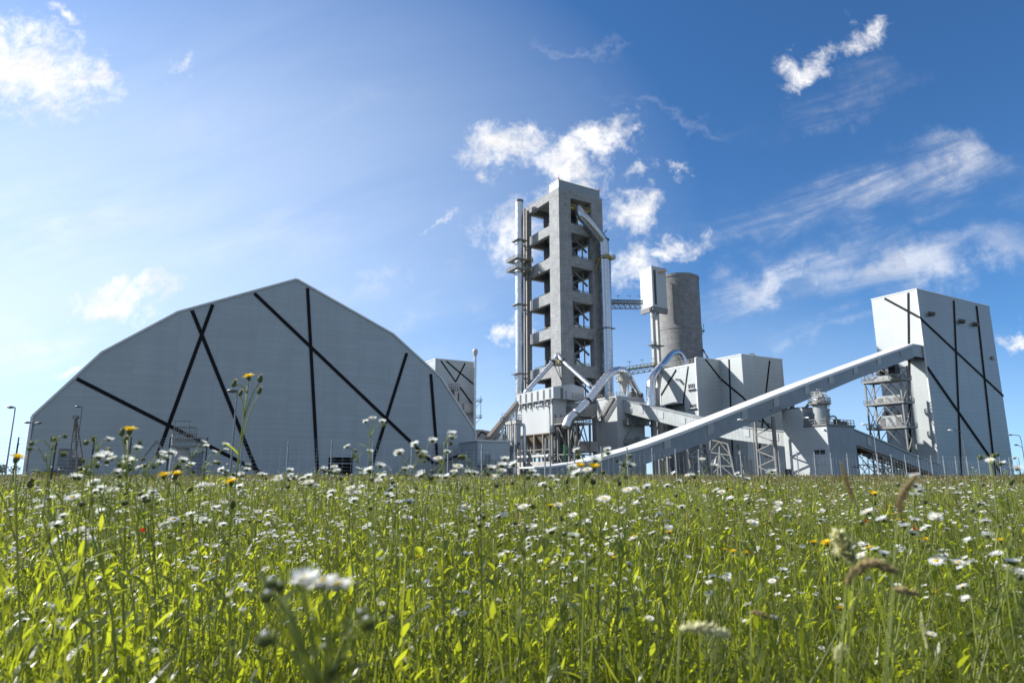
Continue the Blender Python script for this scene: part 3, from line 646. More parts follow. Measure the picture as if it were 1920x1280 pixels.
inclined_conveyor()

def pipe_pair():
    ap = at(1046, 668, 215.5); l = at(984, 738, 208); r = at(1111, 727, 205)
    T = Thing('forked_pipe', 'thin white pipe bent like an inverted V in front of the tower corner', 'pipe', Vector((ap.x, ap.y, 0)))
    T.part('pipe', MB().tube(bez([l, l.lerp(ap, .5), l.lerp(ap, .88), ap + Z * .5, r.lerp(ap, .88), r.lerp(ap, .5), r], 7), .78, 16), M['duct2'], smooth=True)
    for e, k in ((l, .84), (r, .84)):
        p = e.lerp(ap, k); d = (ap - e).normalized(); T.part('flange', MB().tube([p - d * .35, p + d * .35], 1.0, 14), M['dark'])
    g = MB(); c = at(1047, 685, 215.5)
    g.prism([c + U * 2.2 * math.cos(k * math.pi / 4) + V * 2.2 * math.sin(k * math.pi / 4) for k in range(8)], Z * .25)
    for k in range(3): g.bar(c + U * (k - 1) * 1.6, TO + Z * (c.z - 4.5), .2)
    T.part('platform_deck', g, M['pale_steel'])
    y = MB(); rail(y, [c + U * 2.2 * math.cos(k * math.pi / 4) + V * 2.2 * math.sin(k * math.pi / 4) + Z * .25 for k in range(8)], 1.3, .8, .1, True); T.part('railing', y, M['yellow'])
pipe_pair()

def arch_duct():
    P = lambda x, y, Y: at(x, y, Y)
    pts = [P(1079, 775, 189), P(1092, 763, 190.5), P(1110, 741, 193), P(1127, 718, 196), P(1142, 701, 199), P(1154, 694.5, 202), P(1165, 694.5, 204), P(1176, 702, 206), P(1188, 722, 208.5), P(1209, 762, 213)]
    T = Thing('arched_duct', 'big shiny duct arching from the steel trestle over the white transfer tower', 'duct', Vector((pts[0].x, pts[0].y, 0)))
    path = bez(pts, 7); T.part('pipe', MB().tube(path, [1.22 if i < 45 else 1.22 - .35 * min(1, (i - 45) / 15) for i in range(len(path))], 26), M['duct'], smooth=True)
    for k, w_ in ((1, .6), (8, .4)):
        q = pts[k].lerp(pts[k + 1], .5); d = (pts[k + 1] - pts[k]).normalized(); T.part('flange', MB().tube([q - d * w_ / 2, q + d * w_ / 2], 1.42, 22), M['dark'])
    e = pts[0]; T.part('elbow', MB().tube(bez([e + (pts[1] - e) * -.1, e + (e - pts[1]) * .9, e + (e - pts[1]) * 1.4 - Z * 1.5], 5), 1.3, 20), M['duct2'], smooth=True)
arch_duct()

def hook_duct():
    P = at
    pts = [P(1222, 790, 200), P(1221.5, 760, 200), P(1220.5, 728, 200.5), P(1222.5, 711, 202), P(1230, 697, 206), P(1243, 682, 214), P(1255, 667, 222), P(1263, 661, 227), P(1272, 661.5, 230), P(1281, 671, 231), P(1288, 690, 231), P(1290, 706, 231)]
    T = Thing('hooked_duct', 'shiny swan-neck duct curving onto the roof terrace of the pale banded building', 'duct', Vector((pts[0].x, pts[0].y, 0)))
    path = bez(pts, 6); n = len(path)
    T.part('pipe', MB().tube(path, [1.42 - .42 * min(1, max(0, (i - 12) / 30)) for i in range(n)], 26), M['duct'], smooth=True)
    T.part('companion_pipe', MB().tube([P(1233.5, 790, 203), P(1233, 730, 203), P(1237, 705, 206)], .75, 14), M['creamw'], smooth=True)
hook_duct()

# ================================================================== white transfer tower and its little cyclone
T1O = Vector((32.23, 200.0, 0))
def transfer_tower():
    P = lambda s, t, h: T1O + U * s + V * t + Z * h
    T = Thing('transfer_tower', 'narrow white transfer tower with a stair hung from its sunny side', 'tower', P(5, 5, 0))
    T.part('wall', MB().para(P(0, 0, 0), U * 10.8, V * 10.0, Z * 24.2), M['white'])
    T.part('roof', MB().para(P(-.2, -.2, 24.205), U * 11.2, V * 10.4, Z * .3), M['trim'])
    g = MB(); rail(g, [P(0, 9.8, 24.5), P(0, 0, 24.5), P(10.7, 0, 24.5)], 1.3, 1.1, .05); T.part('roof_railing', g, M['pale_steel'])
    s = MB(); a = P(-.9, .8, 24.0); e = P(-.9, 7.8, 17.5); n = 22
    for i in range(n): q = a.lerp(e, i / n); s.para(q - U * .7, U * 1.4, V * .35, Z * .06)
    for k in (-.7, .7): s.bar(a + U * k, e + U * k, .12, .35).bar(a + U * k + Z * 1.1, e + U * k + Z * 1.1, .09)
    for i in range(7): q = a.lerp(e, i / 6) - U * .7; s.bar(q, q + Z * 1.1, .07)
    s.para(P(-1.7, 7.8, 17.3), U * 1.7, V * 2.8, Z * .2); rail(s, [P(-1.7, 7.8, 17.5), P(-1.7, 10.6, 17.5)], 1.2, .9, .06); T.part('stair', s, M['pale_steel'])
    for z, w_ in ((15.7, 1), (9.7, 0)):
        b = MB(); b.para(P(2.2, -2.6, z), U * 9, V * 2.6, Z * .3); rail(b, [P(2.2, -.1, z + .3), P(2.2, -2.5, z + .3), P(6.2, -2.5, z + .3)], 1.3, .8, .06)
        b.bar(P(4.4, -2.4, z), P(2.6, -.05, z - 4.2), .25); T.part('balcony', b, M['pale_steel'])
        T.part('equipment_cabin', MB().para(P(6.6, -2.5, z + .302), U * 4.0, V * 2.4, Z * 2.2), M['grey'])
    for s0 in (13.4, 16.0): T.part('rear_pipe', MB().tube([P(s0, -1.5, 0), P(s0, -1.5, 20)], .8, 14), M['creamw'])
    g = MB()
    for z in (6, 11, 15.5): g.bar(P(11.5, -1.5, z), P(19, -1.5, z), .35); g.bar(P(11.5, -1.5, z), P(15, -1.5, z + 4.5), .2)
    for s0 in (12.2, 18.6): g.bar(P(s0, -1.6, 0), P(s0, -1.6, 20), .4)
    T.part('side_frame', g, M['pale_steel'])
    # little cyclone on the roof
    c = at(1171, 744, 205); c = Vector((c.x, c.y, 24.5)); K = Thing('roof_cyclone', 'small cream cyclone vessel on legs inside the arch of the big duct', 'cyclone', c)
    K.part('vessel', MB().lathe(c, [(.35, 1.0), (1.3, 4.6), (1.75, 5.0), (1.75, 7.6), (1.2, 8.2), (.6, 8.4)], 20), M['creamw'])
    for k in range(4): a = k * math.pi / 2 + .4; d = Vector((math.cos(a), math.sin(a), 0)); K.part('leg', MB().bar(c + d * 1.6, c + d * 1.7 + Z * 5, .22), M['creamw'])
    g = MB(); ring = [c + Vector((math.cos(k * math.pi / 5), math.sin(k * math.pi / 5), 0)) * 2.5 + Z * 5.2 for k in range(10)]; g.prism(ring, Z * .2); rail(g, [p + Z * .2 for p in ring], 1.3, .9, .07, True); rail(g, [p + Z * 1.9 for p in ring[2:7]], 1.0, .9, .06)
    K.part('platform', g, M['creamw'])
    K.part('valve', MB().lathe(c + U * 3.4, [(.9, .4), (1.1, .8), (1.1, 1.8), (.5, 2.6), (.5, 3.2)], 14), M['darkgrey'])
transfer_tower()

# ================================================================== silo with elevator head and foot bridges
def silo():
    c = Vector((70.2, 266, 0)); r = 8.9; H = 82.2
    T = Thing('concrete_silo', 'dark round concrete silo rising behind the pale banded building', 'silo', c)
    T.part('shell', MB().lathe(c, [(r, 0), (r, H - 23.2), (r + .15, H - 23.1), (r + .15, H - 21.7), (r, H - 21.6), (r, H - 1.2), (r + .18, H - 1.1), (r + .18, H)], 64), M['conc2'], smooth=False)
    T.part('roof', MB().lathe(c, [(r - .3, H + .003), (r - .3, H + .25)], 48), M['darkgrey'])
    b = MB(); p = c + Vector((r * .98, -.6, 59.3)); b.para(p - Vector((.6, 1, 0)), Vector((2, 0, 0)), Vector((0, 2, 0)), Z * .25); b.bar(p + Vector((1.2, 0, .2)), p + Vector((1.2, 0, 3.2)), .15); b.bar(p + Vector((0, 0, -2)), p + Vector((1.2, 0, 0)), .2); T.part('bracket', b, M['darkgrey'])
    l = MB(); a = math.radians(-60); d = Vector((math.cos(a), math.sin(a), 0))
    l.bar(c + d * (r + .15), c + d * (r + .15) + Z * 48, .5, .2)
    for k in range(7): l.para(c + d * r + Z * (14 + k * 5.2) - U * .2, U * .5, d * .5, Z * .6)
    T.part('cable_tray', l, M['concl'])
    T.part('drain_strut', MB().bar(at(1318, 655, 262), at(1328, 673, 245), .5), M['darkgrey'])
    # elevator
    e = Vector((55.9, 250, 0)); P = lambda s, t, h: e + U * s + V * t + Z * h
    E = Thing('bucket_elevator', 'boxy white elevator head on thin legs clinging to the silo', 'elevator', P(2, 2, 0))
    f = Plane(e, U)
    E.part('head_house', MB().para(P(0, 0, 66.1), U * 7.6, V * 7.1, Z * 16.5), M['white'])
    E.part('roof', MB().para(P(-.15, -.15, 82.6), U * 7.9, V * 7.4, Z * .3), M['trim'])
    E.part('slab', MB().para(P(.3, .1, 63.9), U * 7.6, V * 1.2, Z * 2.19).para(P(-.1, 1.31, 64.2), U * 1, V * 6, Z * 1.89), M['conc2'])
    E.part('louvre', MB().para(f.at(1.0, 67, .004), U * 1.1, Z * 14.4, f.n * .1), M['dark'])
    for k in range(16): pass
    E.part('crane_beam', MB().bar(f.at(3.6, 80.6, .2), f.at(7.0, 81.4, 1.4), .45), M['orange'])
    E.part('leg', MB().bar(P(.9, 1.4, 0), P(.9, 1.4, 64.2), 1.5, 1.2), M['creamw']); E.part('leg', MB().bar(P(3.6, 1.8, 0), P(3.6, 1.8, 63.9), 1.1, 1.2), M['creamw'])
    for z in (27, 34, 50.5):
        g = MB(); g.para(P(-1.2, .2, z), U * 6.5, V * 2.8, Z * .25); g.bar(P(3, 2, z), P(7.5, 5, z - 2.5), .25); rail(g, [P(-1.2, .2, z), P(1.4, .2, z)], 1.2, .9, .06); E.part('platform', g, M['darkgrey'])
    # foot bridges between tower and elevator
    for a, b, lab, yel in ((at(1143, 569, 236), at(1201.5, 570, 252), 'upper lattice foot bridge between the concrete tower and the elevator head', 0),
                           (at(1163, 695.5, 236), at(1229, 685.5, 251), 'lower lattice foot bridge with yellow rails behind the arched duct', 1)):
        B = Thing('foot_bridge', lab, 'bridge', a, 'foot bridges to the silo')
        n = (b - a).cross(Z).normalized()
        B.part('deck', MB().bar(a, b, 1.8, .45), M['darkgrey'])
        g = MB(); bridge_lattice(g, a + n * .9, b + n * .9, 1.9, 6, .16); bridge_lattice(g, a - n * .9, b - n * .9, 1.9, 6, .16); B.part('truss', g, M['steel'])
        g = MB(); rail(g, [a + n * .9 + Z * .2, b + n * .9 + Z * .2], 1.15, 2.2, .08); rail(g, [a - n * .9 + Z * .2, b - n * .9 + Z * .2], 1.15, 2.2, .08)
        if not yel: g.bar(a + n * .9 + Z * 1.2, b + n * .9 + Z * 1.2, .25, .5)
        B.part('railing', g, M['yellow'] if yel else M['darkgrey'])
        for k in (.2, .55, .88):
            p = a.lerp(b, k); B.part('lamp', MB().bar(p + n * .9 + Z * 1.2, p + n * .9 + Z * 3.0, .12).bar(p + n * .9 + Z * 3.0 - U * .9, p + n * .9 + Z * 3.0 + U * .9, .12, .2), M['steel'])
silo()

# ================================================================== pale banded mill building
C1 = Vector((55.82, 195, 0))
def mill():
    P = lambda s, t, h: C1 + U * s + V * t + Z * h
    lf = Plane(C1, -V); f1 = Plane(C1, U); c2 = P(10.3, -8.52, 0); l2 = Plane(c2, -V); f2 = Plane(c2, U)
    T = Thing('mill_building', 'stepped pale clad mill building with black bands and small windows', 'building', P(8, 8, 0))
    D = 16.2; H1, HP, H2 = 35.7, 33.7, 36.1
    wins = [rect(lf, 1290.3, 719.5, 1303.5, 728.5), rect(lf, 1292.5, 758, 1306, 764.5), rect(lf, 1299.5, 857.5, 1313, 865)]
    wins = [(a, b, min(c, -.7), d) for a, b, c, d in wins]
    shadow_hole = (-D + 2.0, 10.0, -5.6, 22.4)  # made-up hollow standing in for a shadow cast on this wall
    T.part('wall', MB().holed(lf, [(-D, 0), (0, 0), (0, HP), (-D, HP)], [loop(x) for x in wins] + [loop(shadow_hole)], .35), M['mid'], label='sunlit side wall with three small windows and an added hollow in place of a shadow')
    T.part('wall', MB().para(P(.36, .005, 0), U * 9.93, V * .35, Z * 35.6), M['mid'])
    T.part('shadow_recess', MB().para(lf.at(shadow_hole[0] - .5, shadow_hole[1] - .5, -3.2), lf.d * 8, Z * 13.4, lf.n * .1).para(lf.at(shadow_hole[0] - .45, shadow_hole[3], -3.05), lf.d * 7.9, Z * .2, lf.n * 2.6), M['grey'])
    T.part('roof_deck', MB().para(P(.36, .37, HP - 1.4), U * 9.9, V * (D - .4), Z * .3), M['darkgrey'])
    T.part('rear_wall', MB().para(P(.36, D, 0), U * 9.9, V * .3, Z * 35.5), M['grey'])
    tr = MB(); t = .45
    tr.para(P(-.1, -.1, 0), U * t, V * t, Z * (H1 + .02)).para(P(-.1, D - t + .1, 0), U * t, V * t, Z * H1).para(P(-.08, .36, HP - .05), U * .42, V * (D - .75), Z * .4)
    T.part('corner_frame', tr, M['trim'])
    g = MB(); rail(g, [P(.15, D - .3, HP + .3), P(.15, .3, HP + .3)], 1.5, 1.3, .06); g.bar(P(.15, D - .3, HP + 1.1), P(.15, .3, HP + 1.1), .08); T.part('terrace_railing', g, M['pale_steel'])
    T.part('roof_unit', MB().para(P(4, 5, HP - 1.0), U * 3, V * 4, Z * 2.2).tube([P(5, 9.5, HP), P(5, 12, HP)], 1.2, 14), M['grey'])
    w3 = [rect(f2, 1430.5, 831, 1446, 836.5), rect(f2, 1432, 850, 1447, 858.8)]; dr = rect(f2, 1428, 873.5, 1459, 897); dr = (dr[0], .05, dr[2], dr[3])
    T.part('wall', MB().holed(f2, [(0, 0), (18.4, 0), (18.4, H2), (0, H2)], [loop(x) for x in w3] + [loop(dr)], .35), M['mid'])
    T.part('wall', MB().para(c2 + V * .36 + U * .003, U * .35, V * 22, Z * (H2 - .004)), M['mid'])
    T.part('rear_block', MB().para(c2 + U * .36 + V * .37, U * 17.9, V * 22, Z * (H2 - .3)), M['mid'])
    T.part('roof_trim', MB().para(c2 - U * .12 - V * .12 + Z * (H2 + .002), U * 18.65, V * .5, Z * .3).para(c2 - U * .12 + V * .385 + Z * (H2 + .002), U * .5, V * 22, Z * .3).para(P(.4, -.12, 35.61), U * 9.7, V * .5, Z * .28), M['trim'])
    for x in wins[:2]: window(T, lf, x, 4)
    window(T, lf, wins[2], 2)
    for x in w3: window(T, f2, x, 3)
    door(T, f2, dr, 'door', .2)
    for i, (pl, p, q) in enumerate([(f1, (1322.7, 673.6), (1350.2, 709)), (l2, (1349.6, 708.6), (1392.3, 744)), (f2, (1391.8, 743.8), (1447, 806)), (l2, (1367, 673.5), (1374.5, 878)), (f2, (1443, 676), (1417.5, 895)), (lf, (1268, 693), (1239.5, 741)), (lf, (1290.5, 687), (1281, 757))]):
        band(T, pl, p, q, .8, .07 + .03 * (i % 3))
    v = lf.pt(1275, 712); T.part('vent_pipe', MB().tube([v + lf.n * -.1, v + lf.n * 1.6], .42, 12), M['trim']); T.part('vent_mouth', MB().tube([v + lf.n * 1.605, v + lf.n * 1.62], .36, 12), M['void'])
    for x in wins[:2]: T.part('sill', MB().para(lf.at(x[0] - .2, x[1] - .25, .003), lf.d * (x[2] - x[0] + .4), Z * .2, lf.n * .8), M['trim'])
    b = at(1410, 667, 206); T.part('roof_vent', MB().lathe(Vector((b.x, b.y, H2 - .3)), [(1.1, 0), (1.1, .9), (.75, 1.2), (.75, 2.2), (1.15, 2.4), (.5, 3.2)], 14), M['creamw'])
    g = MB(); q = Vector((b.x, b.y, H2)); rail(g, [q + Vector((1.4 * math.cos(k), 1.4 * math.sin(k), .6)) for k in range(6)], 1.1, .9, .05, True); T.part('vent_railing', g, M['creamw'])
    T.part('annex', MB().para(l2.at(.2, 0, .01) - U * 6 - V * 6, U * 13, V * 5, Z * 4.6), M['white'])
    T.part('dark_bay', MB().para(P(-9.5, 1.0, 0), U * 4.5, V * 3, Z * 11.5), M['darkgrey'])
    s = MB(); s.tube([P(-2, -9, 7.5), P(-4.4, -9, 2.6)], .45, 10); T.part('chute', s, M['steel'])
mill()

# ================================================================== galleries
CR = Vector((122.48, 190, 0))
def side_gallery(T, pl, tops, bots, width, rise, wall, back, roofmat, under, trim=True):
    """box gallery: near side traced on its own wall plane, full width behind it, roof sheet and soffit apart"""
    t = [pl.sz(*p) for p in tops]; b = [pl.sz(*p) for p in bots]
    w_ = MB().prism([pl.at(a, z) for a, z in t] + [pl.at(a, z) for a, z in reversed(b)], -pl.n * .25); T.part('side_wall', w_, M[wall])
    w_ = MB().prism([pl.at(a, z, -width) for a, z in t] + [pl.at(a, z, -width) for a, z in reversed(b)], -pl.n * .25); T.part('side_wall', w_, M[wall])
    r = MB(); f = MB()
    for (a, z), (c, y) in zip(t, t[1:]): r.prism([pl.at(a, z + .003, .2), pl.at(c, y + .003, .2), pl.at(c, y + .3, .2), pl.at(a, z + .3, .2)], -pl.n * (width + .65))
    for (a, z), (c, y) in zip(b, b[1:]): f.prism([pl.at(a, z + .3, -.26), pl.at(c, y + .3, -.26), pl.at(c, y + .5, -.26), pl.at(a, z + .5, -.26)], -pl.n * (width - .27))
    T.part('roof', r, M[roofmat]); T.part('floor', f, M[under])
    return t, b
def interp(L, a):
    for (x0, z0), (x1, z1) in zip(L, L[1:]):
        if min(x0, x1) <= a <= max(x0, x1): return z0 + (z1 - z0) * (a - x0) / (x1 - x0)
    return L[-1][1]
def hatch(T, pl, x, y, mat, w_=1.6, h=1.8, lean=0):
    p = pl.pt(x, y, .003); T.part('hatch', MB().para(p - pl.d * w_ / 2 - Z * h / 2, pl.d * w_ + Z * lean * w_, Z * h, pl.n * .12), M[mat])
def main_gallery():
    pl = Plane(CR - U * 0 + V * .35, U)
    T = Thing('main_conveyor_gallery', 'long enclosed conveyor gallery climbing from the ground to the tallest banded building', 'conveyor', pl.pt(1100, 890))
    tops = [(1000, 878), (1037, 875.5), (1070, 871), (1100, 867), (1204, 838), (1281, 810), (1500, 723.5), (1590, 690), (1660, 664), (1684, 655.5), (1710.5, 646)]
    bots = [(1000, 905), (1100, 902), (1160, 887), (1183, 879.5), (1246, 857), (1329, 827), (1464.6, 770), (1602, 712), (1690, 679), (1713.5, 669.5)]
    t, b = side_gallery(T, pl, tops, bots, 4.9, .2, 'gal', 'gal', 'galroof', 'darkgrey')
    # level end piece into the building
    a, z = t[-1]; a2, z2 = b[-1]; L = 5.2
    T.part('end_wall', MB().prism([pl.at(a, z), pl.at(a + L, z), pl.at(a + L, z2), pl.at(a2, z2)], -pl.n * .25), M['silver'])
    T.part('end_roof', MB().para(pl.at(a, z + .003, .2), pl.d * L, -pl.n * 5.5, Z * .3), M['galroof'])
    T.part('end_floor', MB().para(pl.at(a2, z2 + .1, -.26), pl.d * (L + a - a2), -pl.n * 4.6, Z * .3), M['darkgrey'])
    T.part('lower_band', MB().para(pl.at(a2 + .3, z2 - .4, .06), pl.d * (L - .3), Z * .7, -pl.n * .3), M['band'])
    for x, y in ((1251, 832), (1332, 806), (1396, 780), (1455, 755), (1513, 732), (1558, 713), (1604, 694), (1648, 676.5), (1691, 662)): hatch(T, pl, x, y, 'grey' if x < 1690 else 'gal', 1.9, 2.4, .3)
    tr = MB()
    for (a, z), (c, y) in zip(t[2:], t[3:]): tr.prism([pl.at(a, z - .35, .205), pl.at(c, y - .35, .205), pl.at(c, y + .30, .205), pl.at(a, z + .30, .205)], pl.n * .08)
    T.part('gutter', tr, M['trim'])
    k = MB()
    for x in np.linspace(1200, 1690, 12):
        a, _ = pl.sz(x, 800); z = interp(b, a); k.para(pl.at(a - 1.4, z - .45, -.1), pl.d * 2.8 + Z * .85, -pl.n * 4.7, Z * .35)
    T.part('cross_beam', k, M['darkgrey'])
    # supporting bents
    for x, lab, mat in ((1306, 0, 'steel'), (1449, 1, 'pale_steel')):
        a, _ = pl.sz(x, 830); z = interp(b, a) - .3
        if lab == 0:
            B = Thing('gallery_support_bent', 'dark braced steel bent under the middle of the long gallery', 'support', pl.at(a, 0), 'supports under the long gallery')
            A0, A1 = pl.at(a - 3.6, 0, .2), pl.at(a + 3.6, 0, .2); zt = z
            B.part('leg', MB().bar(A0, A0 + U * .1 + Z * (interp(b, a - 3.5) - .3), .55), M['pale_steel']); B.part('leg', MB().bar(A1, A1 - U * 1.1 + Z * (interp(b, a + 2.5) - .3), .95), M['steel'])
            g = MB(); m = pl.at(a - .3, zt - .8, .2); h = 4.6
            g.bar(m - U * .2, A1 - U * 1.2 + Z * (zt - .1), .4).bar(m, A0 + Z * h, .32).bar(m, A1 - U * .5 + Z * h, .32).bar(A0 + Z * h, A1 - U * .4 + Z * h, .45).bar(m * 1 - Z * (zt - .8 - h), A0 + Z * .3, .3).bar(m - Z * (zt - .8 - h), A1 + Z * .3, .3); B.part('bracing', g, M['pale_steel'])
            g = MB(); A2 = A0 + V * 5.6; A3 = A1 + V * 5.6; g.bar(A2, A2 + Z * zt, .5).bar(A3, A3 - U + Z * zt, .5).bar(A2 + Z * h, A3 + Z * h, .3).bar(A0 + Z * h, A2 + Z * h, .25).bar(A1 + Z * h, A3 + Z * h, .25); B.part('rear_leg', g, M['steel'])
        else:
            B = Thing('gallery_support_bent', 'thick pale tubular column with zigzag braces beside the grey transfer building', 'support', pl.at(a, 0), 'supports under the long gallery')
            A0 = pl.at(a + .3, 0, .4); B.part('leg', MB().tube([A0, A0 - U * .1 + Z * (z - .1)], .48, 14), M['pale_steel'])
            g = MB(); E = A0 + V * 5.4
            for k in range(4): h0 = .8 + k * 3.8; g.bar(A0 + Z * h0, E + Z * (h0 + 1.9), .26).bar(E + Z * (h0 + 1.9), A0 + Z * (h0 + 3.8), .26)
            g.bar(E, E + Z * z, .4); B.part('bracing', g, M['pale_steel'])
    a, _ = pl.sz(1500, 750); g = MB()
    B = Thing('gallery_support_bent', 'short dark struts holding the long gallery above the grey transfer building roof', 'support', pl.at(a, 16.7, -1), 'supports under the long gallery')
    z = interp(b, a)
    B.part('strut', MB().bar(pl.at(a - 2, 16.4, -1), pl.at(a - 2, z - .4, -1), .9), M['darkgrey']); B.part('strut', MB().bar(pl.at(a + 2.0, 16.4, -1), pl.at(a + 5.5, z + .6, -1), .5), M['darkgrey'])
    B.part('strut', MB().bar(pl.at(a - 5.5, 16.4, -1), pl.at(a - 5.5, z - 1.6, -1), .5), M['pale_steel'])
main_gallery()

T2O = Vector((72.08, 150, 0))
def second_gallery():
    g2 = T2O + V * 11.9 + U * .1; pl = Plane(g2, Vector((66.3 - 34.3, 160.2 - 201.2, 0)).normalized())
    T = Thing('cross_conveyor_gallery', 'pale enclosed gallery sloping down from the white transfer tower behind the long gallery', 'conveyor', pl.pt(1330, 893))
    tops = [(1166, 750.3), (1314.6, 785), (1375, 799), (1400, 802.8), (1472, 809.5)]; bots = [(1166, 772), (1275, 800.6), (1365, 822.6), (1395, 826.5), (1472, 836.5)]
    side_gallery(T, pl, tops, bots, 4.5, .3, 'galw', 'galw', 'grey', 'brown')
    for x, y in ((1202, 768), (1240, 777), (1281, 787.5), (1400, 810), (1454, 817)): hatch(T, pl, x, y, 'white', 1.5, 1.9, -.2)
    # two-legged trestle under it
    a, z = pl.sz(1347, 822); B = Thing('gallery_trestle', 'tan lattice trestle under the pale cross gallery', 'support', pl.at(a, 0))
    w0 = [pl.at(a - 4.2, 0, -.3), pl.at(a + 4.2, 0, -.3)]; w1 = [pl.at(a - 2.6, z - .1, -.3), pl.at(a + 2.6, z - 1.5, -.3)]
    for p, q in zip(w0, w1): B.part('leg', MB().bar(p, q, .45), M['pale_steel'])
    for p, q in zip(w0, w1): B.part('leg', MB().bar(p + U * 3.6, q + U * 3.6, .4), M['pale_steel'])
    g = MB(); n = 3
    for i in range(n):
        k0, k1 = i / n, (i + 1) / n; l0, l1 = w0[0].lerp(w1[0], k0), w0[0].lerp(w1[0], k1); r0, r1 = w0[1].lerp(w1[1], k0), w0[1].lerp(w1[1], k1)
        m = l1.lerp(r1, .5); g.bar(l0, m, .22).bar(r0, m, .22).bar(l1, r1, .28)
    B.part('bracing', g, M['pale_steel'])
second_gallery()

def third_gallery():
    pl = Plane(T2O + V * .4, U)
    T = Thing('low_conveyor_gallery', 'dark grey gallery sloping down from the transfer building to the ground', 'conveyor', pl.pt(1700, 893))
    tops = [(1603, 806.5), (1660, 830), (1700, 848.5), (1722, 857.5), (1745, 865.5), (1766, 872)]; bots = [(1603, 833), (1700, 867), (1752, 889), (1766, 893)]
    side_gallery(T, pl, tops, bots, 4.4, .3, 'gal', 'gal', 'grey', 'brown')
    hatch(T, pl, 1629, 826, 'grey', 1.3, 2.2, -.3)
    g = MB(); b = [pl.sz(*q) for q in bots]
    for k in range(14):
        a = b[0][0] + (b[2][0] - b[0][0]) * k / 13; z = interp(b, a); g.bar(pl.at(a, z - .05, 0), pl.at(a, z - .05, -4.4), .3)
    for o in (-.3, -4.1): g.bar(pl.at(b[0][0], b[0][1] - .25, o), pl.at(b[2][0], b[2][1] - .25, o), .35)
    T.part('floor_beam', g, M['brown'])
    B = Thing('low_gallery_trestle', 'low cream lattice trestle under the dark sloping gallery', 'support', pl.at(21, 0))
    xs = [17.5, 21.5, 25.5, 29.5]
    for o in (-.2, -4.2):
        for x in xs: B.part('leg', MB().bar(pl.at(x, 0, o), pl.at(x, interp(b, x) - .3, o), .28), M['pale_steel'])
    g = MB()
    for o in (-.2, -4.2):
        for x, y in zip(xs, xs[1:]):
            z = interp(b, x) - .4; zb = interp(b, y) - .4
            g.bar(pl.at(x, z * .55, o), pl.at(y, zb * .55, o), .2).bar(pl.at(x, z, o), pl.at(y, zb * .55, o), .18).bar(pl.at(x, z * .55, o), pl.at(y, .1, o), .18).bar(pl.at(x, .1, o), pl.at(y, zb * .55, o), .18)
    for x in xs: z = interp(b, x) * .5; g.bar(pl.at(x, z, -.2), pl.at(x, z, -4.2), .18)
    B.part('bracing', g, M['pale_steel'])
third_gallery()

